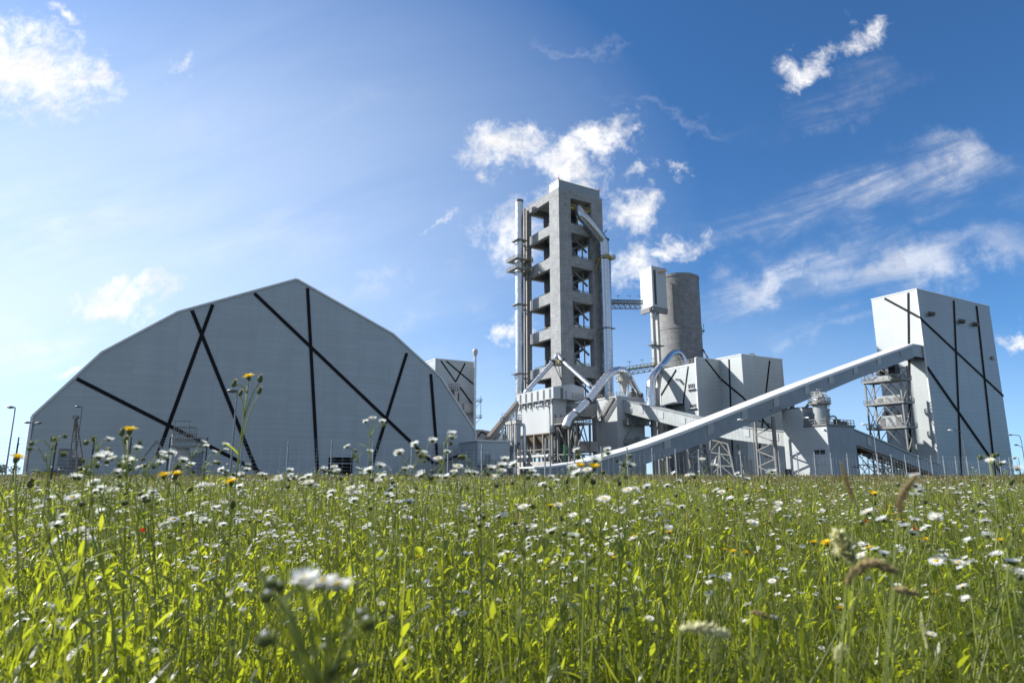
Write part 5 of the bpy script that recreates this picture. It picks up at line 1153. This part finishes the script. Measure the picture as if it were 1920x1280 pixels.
# ---------------------------------------------------------------- flowers as plants
def petal_ring(mb, c, ax, r0, r1, n, cup, mi, wob=.12, wd=1.0):
    a = ax.cross(Vector((.3, .1, 1)).normalized() if abs(ax.z) < .9 else Vector((1, 0, 0))).normalized(); b = ax.cross(a)
    for k in range(n):
        t = 2 * math.pi * k / n + random.uniform(-.5, .5) * 2 / n; e = a * math.cos(t) + b * math.sin(t); s = ax.cross(e); u = cup + random.uniform(-wob, wob)
        p0 = c + e * r0; p1 = c + e * (r0 + (r1 - r0) * .55) + ax * (r1 - r0) * u * .4; p2 = c + e * r1 * random.uniform(.92, 1.05) + ax * (r1 - r0) * u; w_ = math.pi * r1 / n * .62 * wd
        mb.raw([p0 - s * w_ * .5, p0 + s * w_ * .5, p1 + s * w_, p2 + s * w_ * .6, p2 - s * w_ * .6, p1 - s * w_], [(0, 1, 2, 5), (5, 2, 3, 4)], mi)
def dome(mb, c, ax, r, h, mi, n=9, rings=3):
    a = ax.cross(Vector((1, 0, 0)) if abs(ax.x) < .8 else Vector((0, 1, 0))).normalized(); b = ax.cross(a); vs = []; fs = []
    for i in range(rings):
        t = i / rings * math.pi / 2; vs += [c + (a * math.cos(2 * math.pi * k / n) + b * math.sin(2 * math.pi * k / n)) * r * math.cos(t) + ax * h * math.sin(t) for k in range(n)]
    vs.append(c + ax * h); fs = [(i * n + k, i * n + (k + 1) % n, (i + 1) * n + (k + 1) % n, (i + 1) * n + k) for i in range(rings - 1) for k in range(n)] + [((rings - 1) * n + k, (rings - 1) * n + (k + 1) % n, rings * n) for k in range(n)]
    mb.raw(vs, fs, mi)
HM = [M['petal'], M['disk'], M['bract'], M['ypetal'], M['seed']]
def head_mesh(kind):
    mb = MB(); o = Vector((0, 0, 0)); z = Vector((0, 0, 1))
    if kind == 'daisy':
        petal_ring(mb, o + z * .0005, z, .0028, .0092, 34, random.uniform(-.05, .45), 0, .2, 1.15); petal_ring(mb, o + z * .001, z, .0028, .0086, 26, random.uniform(.2, .6), 0, .2, 1.1)
        dome(mb, o + z * .001, z, .0036, .0016, 1); dome(mb, o + z * .0005, -z, .0036, .0036, 2)
    elif kind == 'bud':
        dome(mb, o, z, .0038, .0022, 2); dome(mb, o + z * .0018, z, .0016, .0014, 0); dome(mb, o, -z, .0040, .0042, 2); petal_ring(mb, o, z, .0025, .0046, 14, 1.4, 2, .2)
    elif kind == 'yellow':
        petal_ring(mb, o, z, .002, .014, 26, random.uniform(.1, .35), 3, .2, 1.1); petal_ring(mb, o + z * .001, z, .001, .010, 20, .5, 3, .2, 1.1); petal_ring(mb, o + z * .002, z, .0005, .006, 12, .8, 3, .2)
        dome(mb, o, -z, .0048, .009, 2)
    elif kind == 'ybud':
        dome(mb, o, -z, .0048, .006, 2); dome(mb, o, z, .0046, .009, 2); petal_ring(mb, o + z * .006, z, .001, .0035, 8, 2.0, 4, .3)
    elif kind == 'poppy':
        petal_ring(mb, o, z, .001, .030, 4, .7, 0, .1, 1.5); petal_ring(mb, o, z, .001, .026, 4, .9, 0, .1, 1.4)
    return mb
HEAD = {}
for kd, cnt in (('daisy', 4), ('bud', 2), ('yellow', 3), ('ybud', 2)):
    HEAD[kd] = [head_mesh(kd).mesh(('daisy_head', 'daisy_bud', 'hawkweed_head', 'hawkweed_bud')[('daisy', 'bud', 'yellow', 'ybud').index(kd)], HM, recalc=False) for _ in range(cnt)]
def leaf_to(mb, p, d, ln, wd, droop=.5, mi=0):
    """one narrow pointed leaf from p along d, folded a little along its midrib"""
    d = d.normalized(); s = d.cross(Z); s = s.normalized() if s.length > .05 else Vector((1, 0, 0)); up = s.cross(d); prof = [.2, .75, 1, .85, .5, .03]; vs = []; n = len(prof); q = Vector(p); dd = d.copy()
    for k, w_ in enumerate(prof):
        vs += [q - s * wd * w_ * .5 + up * wd * w_ * .14, q, q + s * wd * w_ * .5 + up * wd * w_ * .14]; dd = (dd - Z * droop / n * (1 + k * .3)).normalized(); q = q + dd * (ln / (n - 1))
    mb.raw(vs, [(3 * k + c, 3 * k + c + 1, 3 * k + c + 4, 3 * k + c + 3) for k in range(n - 1) for c in (0, 1)], mi)
class Plant:
    """stem with side shoots, leaves and flower heads; everything relative to its foot"""
    def __init__(s): s.stem = MB(); s.leaf = MB(); s.heads = []
    def shoot(s, path, r0, r1, leaves=0, ls=.05, n=6, lo=.1, hi=.95):
        pts = bez(path, 5); m = len(pts); s.stem.tube(pts, [r0 + (r1 - r0) * i / (m - 1) for i in range(m)], n)
        for k in range(leaves):
            f = lo + (hi - lo) * (k + random.random() * .6) / max(1, leaves); i = min(m - 2, int(f * (m - 1))); a = k * 2.4 + random.random()
            d = Vector((math.cos(a), math.sin(a), random.uniform(.5, 1.2))); L = ls * (1.25 - .75 * f) * random.uniform(.75, 1.25); leaf_to(s.leaf, pts[i], d, L, L * random.uniform(.17, .25), random.uniform(.3, 1.2))
        return pts
    def head(s, p, ax, kind, sc=1.0): s.heads.append((Vector(p), Vector(ax).normalized(), kind, sc))
def fleabane(h, lean, tops, spread=.06, heads=5, buds=3, leaves=9, seed=0, thick=1.0):
    random.seed(seed); P = Plant(); tip = Vector((lean[0], lean[1], h)); r = .0018 * thick
    base = [Vector((0, 0, 0)), Vector((lean[0] * .15, lean[1] * .15, h * .35)), Vector((lean[0] * .5, lean[1] * .5, h * .72)), tip * .9]
    pts = P.shoot(base, r, r * .7, leaves, .080 * max(thick, .85)); top = pts[-1]; ends = []
    for t in range(tops):
        a = t * 2.4 + random.random(); b = top - Z * h * .1 * random.random() * (t > 0); e = b + Vector((math.cos(a), math.sin(a), 0)) * spread * random.uniform(.4, 1.1) * (t > 0 or tops == 1) + Z * (h * .1 * random.uniform(.85, 1.25))
        i = max(0, len(pts) - 1 - int(t * 1.2)); P.shoot([pts[i], pts[i].lerp(e, .5) + Z * .01, e], r * .6, r * .45, 2, .035 * thick, 5); ends.append(e)
    for k in range(heads + buds):
        e = ends[k % len(ends)]; a = k * 2.1 + random.random(); rad = random.uniform(.012, .030); q = e + Vector((math.cos(a) * rad, math.sin(a) * rad, random.uniform(.004, .028) - (.012 if k >= heads else 0)))
        P.shoot([e - Z * .012, e.lerp(q, .5) + Z * .004, q - Z * .003], r * .38, r * .3, 0, 0, 5); P.head(q, (math.cos(a) * .35 + random.uniform(-.15, .15), math.sin(a) * .35, 1), 'daisy' if k < heads else 'bud', random.uniform(.62, .98))
    return P
def hawk(h, lean, heads, seed, bud=2):
    random.seed(seed); P = Plant(); top = Vector((lean[0], lean[1], h)); pts = P.shoot([Vector((0, 0, 0)), top * .35 + Vector((.01, 0, 0)), top * .75, top], .0026, .0016, 5, .09)
    for k in range(heads + bud):
        a = k * 2.6 + seed; i = len(pts) - 1 - (k % 3); q = top + Vector((math.cos(a) * .03, math.sin(a) * .03, .018 if k < heads else .012 * k - .035)) if k else top + Z * .02
        P.shoot([pts[i] - Z * .02, pts[i].lerp(q, .5), q - Z * .006], .0014, .0011, 0, 0, 5); P.head(q, (random.uniform(-.3, .3), random.uniform(-.4, .2), 1), 'yellow' if k < heads else 'ybud', random.uniform(.85, 1.1))
    return P
PN = {'daisy': 'flower_head', 'yellow': 'flower_head', 'bud': 'bud', 'ybud': 'bud'}
def place(P, name, label, cat, loc, yaw=0, sc=1, group=None, cache={}):
    if id(P) not in cache: cache[id(P)] = (P.stem.mesh('stem', M['stem'], recalc=False, smooth=True), P.leaf.mesh('leaves', M['leafn'], recalc=False) if P.leaf.f else None, P)
    sm, lm, _ = cache[id(P)]; o = bpy.data.objects.new(name, None); C.objects.link(o); o.empty_display_size = .05; o.location = loc; o.rotation_euler = (0, 0, yaw); o.scale = (sc, sc, sc); o['label'] = label; o['category'] = cat
    if group: o['group'] = group
    for nm, me in (('stem', sm), ('leaves', lm)):
        if me: c = bpy.data.objects.new(nm, me); C.objects.link(c); c.parent = o
    for i, (p, ax, kd, s) in enumerate(P.heads):
        c = bpy.data.objects.new(PN[kd], HEAD[kd][i % len(HEAD[kd])]); C.objects.link(c); c.parent = o; c.location = p; c.scale = (s, s, s); sh = Vector((S2.x, S2.y, 0)); sh.rotate(Matrix.Rotation(-yaw, 3, 'Z')); q = (ax + sh * (.06 if kd in ('daisy', 'yellow') else 0)).to_track_quat('Z', 'Y'); c.rotation_euler = q.to_euler()
    return o
M['leafn'] = leafy('plant_leaf', (.055, .080, .016), (.105, .120, .036), (.52, .57, .030), .58, .35, False)

# ---------------------------------------------------------------- the plants that stand out, each where the photo has it
def hero(kind, px, py, D, footpx, label, heads=4, buds=3, tops=3, leaves=9, spread=.04, seed=1, thick=1.0):
    t = at(px, py, D); f = gx(footpx, D); f.y = D
    f.x = max(min(f.x, t.x + .22), t.x - .22)
    if kind == 'daisy' and heads > 1: heads += 2
    if D < 1.4: thick *= 1.1; leaves += 5
    P = fleabane(t.z * .97, (t.x - f.x, 0), tops, spread, heads, buds, leaves, seed, thick) if kind == 'daisy' else hawk(t.z - .02, (t.x - f.x, 0), heads, seed, buds)
    P.heads = [(a, b, c, s * (1.3 if kind == 'daisy' else 1.15)) for a, b, c, s in P.heads]
    place(P, 'daisy_fleabane' if kind == 'daisy' else 'hawkweed', label, 'wildflower', Vector((f.x, D, 0)), 0, 1)
def closest():
    D = .43; f = gx(606, D); f.y = D; P = Plant(); random.seed(4); rel = lambda x, y, dd=0: at(x, y, D + dd) - f
    fork = rel(606, 1275); P.shoot([Vector((0, 0, 0)), fork * .6, fork], .0026, .0022, 3, .10)
    for i, (x, y, dd, kd, s) in enumerate([(572, 1086, 0, 'daisy', 1.1), (603, 1092, -.006, 'daisy', 1.15), (634, 1098, .004, 'daisy', 1.1), (507, 1092, .01, 'bud', 1.2), (500, 1116, -.01, 'bud', 1.1), (523, 1098, .02, 'bud', 1.0), (496, 1196, -.01, 'bud', 1.35), (688, 1166, .01, 'bud', 1.3), (676, 1150, .02, 'bud', 1.0)]):
        q = rel(x, y, dd); mid = fork.lerp(q, .55) + Vector((.004 * (1 if x > 600 else -1), 0, .006)); P.shoot([fork - Z * .01, mid, q - Z * .004], .0013, .0009, 2, .03); P.head(q, (random.uniform(-.1, .1), -.1, 1), kd, s)
    for x, y in ((560, 1215), (655, 1200), (640, 1150), (590, 1180)): q = rel(x, y); leaf_to(P.leaf, fork.lerp(q, .5), q - fork, .045, .009, .3)
    place(P, 'daisy_fleabane', 'closest fleabane, its white heads and stem out of focus', 'wildflower', f)
closest()
hero('hawk', 466, 706, 1.5, 330, 'very tall thin yellow hawkweed rising high before the hall crossing bands', 1, 4, seed=2)
hero('hawk', 32, 858, 1.1, 70, 'yellow hawkweed standing before the lone lamp post left of the hall', 1, 2, seed=5)
hero('hawk', 243, 806, 1.25, 200, 'yellow hawkweed among white fleabane in front of the white brace frame', 1, 4, seed=7)
hero('hawk', 330, 889, 1.4, 345, 'yellow hawkweed at the foot of the loading hopper', 2, 1, seed=8)
hero('hawk', 433, 903, 1.3, 425, 'single yellow hawkweed beside the thin straight pole', 1, 1, seed=9)
hero('hawk', 1086, 873, 1.35, 1080, 'small yellow hawkweed below the start of the long gallery', 2, 3, seed=10)
hero('daisy', 78, 812, 1.0, 150, 'nodding fleabane of unopened buds arching before the hall left door', 0, 5, 2, 8, .03, 11)
hero('daisy', 150, 846, 1.0, 128, 'fleabane with three wide white heads before the steel derrick', 3, 2, 3, 7, .035, 12)
hero('daisy', 166, 822, 1.08, 205, 'upright budding fleabane just right of the steel derrick', 1, 5, 2, 7, .03, 13)
hero('daisy', 222, 832, 1.12, 236, 'fleabane with one wide white head left of the white brace frame', 2, 3, 2, 9, .04, 14)
hero('daisy', 287, 842, 1.15, 262, 'leafy budding fleabane before the white brace frame', 1, 5, 3, 9, .035, 15)
hero('daisy', 352, 826, 1.5, 368, 'slim fleabane with a small white cluster before the loading hopper platform', 3, 3, 3, 8, .03, 16)
hero('daisy', 402, 840, 1.7, 382, 'slim fleabane between the hopper and the thin straight pole', 2, 2, 3, 7, .04, 17)
hero('daisy', 438, 866, 1.7, 446, 'short fleabane with a flat white cluster under the hall crossing bands', 4, 2, 3, 7, .03, 18)
hero('daisy', 521, 890, 1.5, 515, 'fleabane at the end of the longest black band of the hall', 4, 2, 3, 8, .035, 19)
hero('daisy', 586, 880, 1.4, 590, 'fleabane with a flat white cluster just left of the hall main door', 4, 2, 3, 8, .035, 20)
hero('daisy', 690, 796, 1.35, 702, 'tall fleabane with three white heads high before the hall, right of its main door', 3, 3, 2, 8, .03, 21)
hero('daisy', 700, 868, 1.25, 690, 'fleabane with several small heads low beside the tall three-headed one', 4, 3, 4, 9, .05, 22)
hero('daisy', 796, 806, 1.22, 762, 'tall many-headed fleabane before the right slope of the hall', 6, 4, 4, 9, .04, 23)
hero('daisy', 832, 815, 1.3, 822, 'tall fleabane with a loose spray of heads at the right end of the hall', 4, 3, 3, 8, .035, 24)
hero('daisy', 900, 845, 1.2, 905, 'leafy fleabane with one head before the low flat-roofed building', 1, 5, 3, 9, .03, 25)
hero('daisy', 925, 882, 1.25, 935, 'fleabane below the outside stair of the low building', 4, 3, 3, 8, .04, 26)
hero('daisy', 985, 880, 1.2, 968, 'leaning fleabane before the small dust filter', 4, 4, 4, 8, .05, 27)
hero('daisy', 1098, 886, 1.0, 1096, 'fleabane with large white heads under the lower end of the long gallery', 3, 3, 2, 8, .035, 28)
hero('daisy', 1128, 832, 1.25, 1126, 'tall fleabane with four heads before the white transfer tower', 4, 2, 3, 7, .035, 29)
hero('daisy', 1176, 842, 1.25, 1150, 'tall budding fleabane crossing the white roof of the long gallery', 0, 5, 2, 7, .03, 30)
hero('daisy', 1160, 878, 1.25, 1165, 'fleabane in front of the large white block', 4, 2, 3, 8, .05, 31)
hero('daisy', 1288, 888, 1.7, 1288, 'small fleabane under the dark support bent', 3, 2, 2, 6, .03, 32)
hero('daisy', 1394, 882, 1.6, 1402, 'branching fleabane below the tan lattice trestle', 5, 3, 4, 8, .05, 33)
hero('daisy', 1437, 882, 1.6, 1432, 'fleabane beside the thick pale gallery column', 4, 2, 3, 7, .035, 34)
hero('daisy', 1704, 888, 1.2, 1700, 'single-headed fleabane beneath the tallest banded building', 1, 1, 1, 7, .02, 35)
hero('daisy', 1722, 920, 1.15, 1726, 'fleabane with a crowd of heads just beneath the single-headed one', 7, 1, 3, 8, .035, 36)
hero('daisy', 1698, 962, 1.1, 1694, 'fleabane with a flat row of white heads behind the upright brown grass ear', 5, 1, 3, 8, .04, 37)
hero('daisy', 1864, 846, 1.15, 1912, 'tall bare budding fleabane leaning before the right end of the tallest building', 0, 4, 1, 3, .02, 38)
hero('daisy', 1892, 868, 1.15, 1925, 'tall budding fleabane at the right end, slightly lower than its neighbour', 0, 5, 3, 3, .03, 39)
hero('daisy', 1850, 998, 1.15, 1852, 'fleabane with a wide spray of heads low before the right meadow', 6, 2, 4, 8, .06, 40)
hero('daisy', 1900, 1080, 1.0, 1905, 'leafy fleabane low at the right end of the meadow', 4, 1, 3, 9, .05, 41)
hero('daisy', 845, 1112, 1.3, 842, 'fleabane with a small flat cluster low in the middle meadow', 4, 1, 3, 8, .035, 42)

for i, (px, py, D, fx, hd, bd, txt) in enumerate([(110, 858, 1.1, 118, 2, 3, 'leafy fleabane rising before the first dark fence post'), (186, 880, 1.15, 190, 4, 2, 'fleabane with a low white cluster between the derrick and the brace frame'), (206, 862, 1.3, 214, 3, 2, 'leafy fleabane under the steep start of the lowest hall band'),
        (258, 868, 1.2, 262, 1, 4, 'budding fleabane left of the yellow hawkweed by the brace frame'), (272, 846, 1.3, 268, 3, 3, 'leafy fleabane in front of the white brace frame legs'), (312, 872, 1.25, 306, 4, 2, 'fleabane before the pipe of the loading hopper'), (332, 858, 1.6, 338, 2, 3, 'slim fleabane crossing the loading hopper shell'),
        (372, 866, 1.35, 376, 4, 2, 'fleabane before the small grey hall door'), (418, 882, 1.5, 416, 4, 1, 'fleabane just left of the single hawkweed by the thin pole'), (470, 888, 1.6, 474, 3, 2, 'fleabane under the lower end of the hall crossing bands'), (612, 868, 1.5, 606, 3, 3, 'leafy fleabane beside the hall main door'),
        (655, 884, 1.4, 660, 4, 1, 'fleabane at the right post of the hall main door'), (742, 874, 1.35, 738, 3, 3, 'fleabane between the hall main door and the right bands'), (775, 862, 1.4, 770, 3, 3, 'leafy fleabane left of the many-headed one'), (862, 886, 1.3, 866, 3, 2, 'fleabane at the left wall of the low flat-roofed building'),
        (1020, 884, 1.35, 1024, 4, 2, 'fleabane before the concrete base of the filter house'), (1062, 880, 1.3, 1058, 2, 3, 'leafy fleabane left of the small yellow hawkweed pair')]):
    hero('daisy', px, py, D, fx, txt, hd, bd, 3, 11, .04, 60 + i)

# seeding grasses, close to the camera and a little out of focus
def seed_grass(pts, D, th, label, mat, foot, fluffy=0, name='seeding_grass'):
    P = [at(x, y, D) for x, y in pts]; f = gx(foot, D); f.y = D; f.x = max(min(f.x, P[0].x + .2), P[0].x - .2); T = Thing(name, label, 'grass', f, 'seeding grasses close by')
    st = MB(); low = f.lerp(P[0], .6); low.x = f.x * .6 + P[0].x * .4
    st.tube(bez([f, low, P[0], P[0].lerp(P[1], .5)], 6), [.0014] * 17 + [.001, .0008], 6) if False else st.tube(bez([f, low, P[0]], 6), .0007, 6); T.part('stem', st, M['stem'], smooth=True)
    path = bez(P, 10); mb = MB(); n = len(path); random.seed(int(D * 1000) + len(label))
    for i in range(n):
        t = i / (n - 1); R_ = 1.35 * th * (.45 + .55 * math.sin(math.pi * min(1, .12 + t * .9))) * (1 + .25 * math.sin(i * 1.9)); ax = (path[min(i + 1, n - 1)] - path[max(0, i - 1)]).normalized()
        for k in range(26 if fluffy else 20):
            d = Vector((random.gauss(0, 1), random.gauss(0, 1), random.gauss(0, 1))); d = (d - ax * d.dot(ax)).normalized(); d = (d + ax * random.uniform(.4, 1.3)).normalized(); c = path[i] + ax * random.uniform(-.4, .4) * th; s = d.cross(ax).normalized(); L = R_ * random.uniform(.7, 1.5) * (1.5 if fluffy else 1)
            mb.raw([c, c + d * L * .5 + s * L * .16, c + d * L, c + d * L * .5 - s * L * .16], [(0, 1, 2, 3)])
    T.part('seed_head', mb, M[mat])
seed_grass([(1600, 940), (1592, 915), (1584, 890), (1577, 868)], .85, .0033, 'upright brown grass ear before the lattice tower', 'seed', 1622)
seed_grass([(1684, 962), (1688, 940), (1700, 915), (1717, 892)], .62, .0036, 'thick brown grass ear leaning right before the tallest building', 'seed', 1660)
seed_grass([(1602, 1052), (1588, 1035), (1578, 1015), (1568, 1000)], .70, .0046, 'fluffy pale yellow grass head before the right meadow', 'palehead', 1612, 1)
seed_grass([(1586, 1096), (1604, 1068), (1636, 1057), (1660, 1063), (1680, 1072)], .55, .0036, 'brown grass ear bent over into an arch', 'seed', 1570)
seed_grass([(1676, 1103), (1694, 1107), (1722, 1114)], .6, .0028, 'short dark brown grass ear lying level below the arched one', 'seed', 1650)
seed_grass([(1275, 1178), (1310, 1176), (1345, 1184), (1362, 1188)], .6, .0028, 'pale fluffy grass head lying level low in the meadow', 'palehead', 1240, 1)
seed_grass([(1408, 1146), (1425, 1150), (1440, 1158)], .75, .0026, 'small reddish brown grass ear low right of the level pale head', 'seed', 1460)
seed_grass([(1738, 1215), (1730, 1180), (1727, 1150)], .9, .0034, 'pale upright grass ear low before the right meadow', 'palehead', 1745)
seed_grass([(1568, 1240), (1572, 1225), (1580, 1210)], .8, .0036, 'small pale tuft of grass head near the lower edge of the meadow', 'palehead', 1560, 1)

# ---------------------------------------------------------------- the common fleabane, hawkweed and poppies of the field
def field_flowers():
    protos = [fleabane(h, (random.uniform(-.06, .06), random.uniform(-.06, .06)), t, sp, hd, bd, lv, 100 + i, .72) for i, (h, t, sp, hd, bd, lv) in enumerate(
        [(.76, 3, .05, 4, 2, 15), (.82, 3, .04, 5, 2, 16), (.70, 2, .035, 4, 1, 14), (.78, 4, .06, 6, 2, 15), (.66, 2, .03, 3, 1, 13), (.74, 3, .05, 5, 1, 15), (.84, 2, .03, 3, 2, 16), (.72, 3, .06, 6, 0, 14)])]
    r = np.random.default_rng(21); cand = []
    while len(cand) < 262:
        e = .9; d = (1.25 ** e + r.random() * (3.9 ** e - 1.25 ** e)) ** (1 / e); a = math.radians((r.random() * 2 - 1) * 39.5)
        p = Vector((math.sin(a) * d, math.cos(a) * d, 0))
        if math.sin(p.x * 1.9 + 1) * math.sin(p.y * 1.6) + r.random() * 1.6 < .35: continue
        if p.x > .5 and r.random() < .35: continue
        cand.append((d, p))
    for i, (d, p) in enumerate(sorted(cand, key=lambda q: q[0])):
        place(protos[i % len(protos)], 'daisy_fleabane', 'white fleabane among the leafy green meadow weeds', 'wildflower', p, r.random() * 6.28, .86 + .27 * r.random(), 'common white fleabane of the meadow')
    # everything farther off: one mass built from the same plants
    V_, Q4, Q3, M4, M3 = [], [], [], [], []; off = 0; HMI = {id(m): k for k, m in enumerate(HM)}
    def low(P):
        mb = MB(); m0 = [M['stem'], M['leafn']] + HM
        st = P.stem; k = 0
        mb.raw(P.leaf.v, P.leaf.f, 1)
        for p, ax, kd, s in P.heads:
            ax = (ax + Vector((0, -.12, 0))).normalized(); a = ax.cross(Vector((1, 0, 0))).normalized(); b = ax.cross(a); R_ = (.0078 if kd == 'daisy' else .0036) * s; n = 9
            ring = [p + (a * math.cos(t) + b * math.sin(t)) * R_ * (1 if j % 2 else .86) + ax * R_ * .28 for j, t in enumerate(np.linspace(0, 6.283, n, endpoint=False))]
            ring2 = [p + (a * math.cos(t) + b * math.sin(t)) * R_ * .34 + ax * R_ * .12 for t in np.linspace(0, 6.283, n, endpoint=False)]
            mb.raw(ring + ring2, [(j, (j + 1) % n, n + (j + 1) % n, n + j) for j in range(n)], 2 if kd == 'daisy' else 4)
            mb.raw([q + ax * R_ * .02 for q in ring2] + [p + ax * R_ * .26], [(j, (j + 1) % n, n) for j in range(n)], 3); mb.raw(ring2 + [p - ax * R_ * .45], [((j + 1) % n, j, n) for j in range(n)], 4)
        top = max(P.heads, key=lambda h: h[0].z)[0]; mid = Vector((top.x * .4, top.y * .4, top.z * .55)); mb.tube([Vector((0, 0, 0)), mid, top - Z * .01], .0012, 3, False, 0)
        for p, ax, kd, s in P.heads: mb.tube([top.lerp(mid, .35), p], .0009, 3, False, 0)
        return np.array([tuple(v) for v in mb.v]), [np.array([f for f in mb.f if len(f) == 4]), np.array([f for f in mb.f if len(f) == 3])], [np.array([m for f, m in zip(mb.f, mb.m) if len(f) == c]) for c in (4, 3)]
    L = [low(P) for P in protos]; N = 7200; e = .85
    d = (2.9 ** e + r.random(N) * (17.5 ** e - 2.9 ** e)) ** (1 / e); a = np.radians((r.random(N) * 2 - 1) * 44)
    X, Yp = np.sin(a) * d, np.cos(a) * d; keep = (np.sin(X * 1.1 + 1) * np.sin(Yp * .9) + r.random(N) * 1.7 > .3) & ((X < 1.0) | (r.random(N) < .7)); X, Yp, d = X[keep], Yp[keep], d[keep]
    vs, q4, q3, m4, m3 = [], [], [], [], []
    for i in range(len(X)):
        v, (f4, f3), (n4, n3) = L[i % len(L)]; y = (r.random() - .5) * 1.5; s = .80 + .36 * r.random(); c, sn = math.cos(y) * s, math.sin(y) * s
        w_ = np.stack([v[:, 0] * c - v[:, 1] * sn + X[i], v[:, 0] * sn + v[:, 1] * c + Yp[i], v[:, 2] * s], 1)
        vs.append(w_); q4.append(f4 + off); q3.append(f3 + off); m4.append(n4); m3.append(n3); off += len(v)
    np_mesh('far_fleabane', np.concatenate(vs), [np.concatenate(q4), np.concatenate(q3)], None, None, 'stuff', [M['stem'], M['leafn']] + HM, np.concatenate([np.concatenate(m4), np.concatenate(m3)]))
    # yellow hawkweed, thickest on the right
    hp = [hawk(.66, (.03, .02), 1, 201, 1), hawk(.72, (-.03, 0), 2, 202, 1), hawk(.60, (.02, -.03), 1, 203, 2)]; n = 0
    while n < 70:
        dd = 1.8 + 7.5 * r.random() ** 1.3; aa = math.radians((r.random() ** .6 * 2 - 1) * 38); p = Vector((math.sin(aa) * dd, math.cos(aa) * dd, 0))
        if aa < .12 and r.random() < .6: continue
        place(hp[n % 3], 'hawkweed', 'low yellow hawkweed in the meadow grass', 'wildflower', p, r.random() * 6.28, .85 + .35 * r.random(), 'yellow hawkweed of the meadow'); n += 1
    pm = MB(); 
    for px, py, dd in ((268, 996, 1.9), (1624, 978, 2.6), (1712, 985, 2.6), (1848, 982, 2.7), (1716, 993, 2.5)):
        t = at(px, py, dd); f = Vector((t.x, dd, 0)); T = Thing('poppy', 'small red poppy deep in the meadow grass', 'wildflower', f, 'red poppies of the meadow')
        T.part('stem', MB().tube([f, f.lerp(t, .6) + Vector((.01, 0, 0)), t], .0013, 5), M['stem'])
        h = MB(); petal_ring(h, t, Vector((.2, -.2, 1)).normalized(), .001, .011, 5, .7, 0, .1, 1.5); T.part('petals', h, M['rpetal'])
field_flowers()
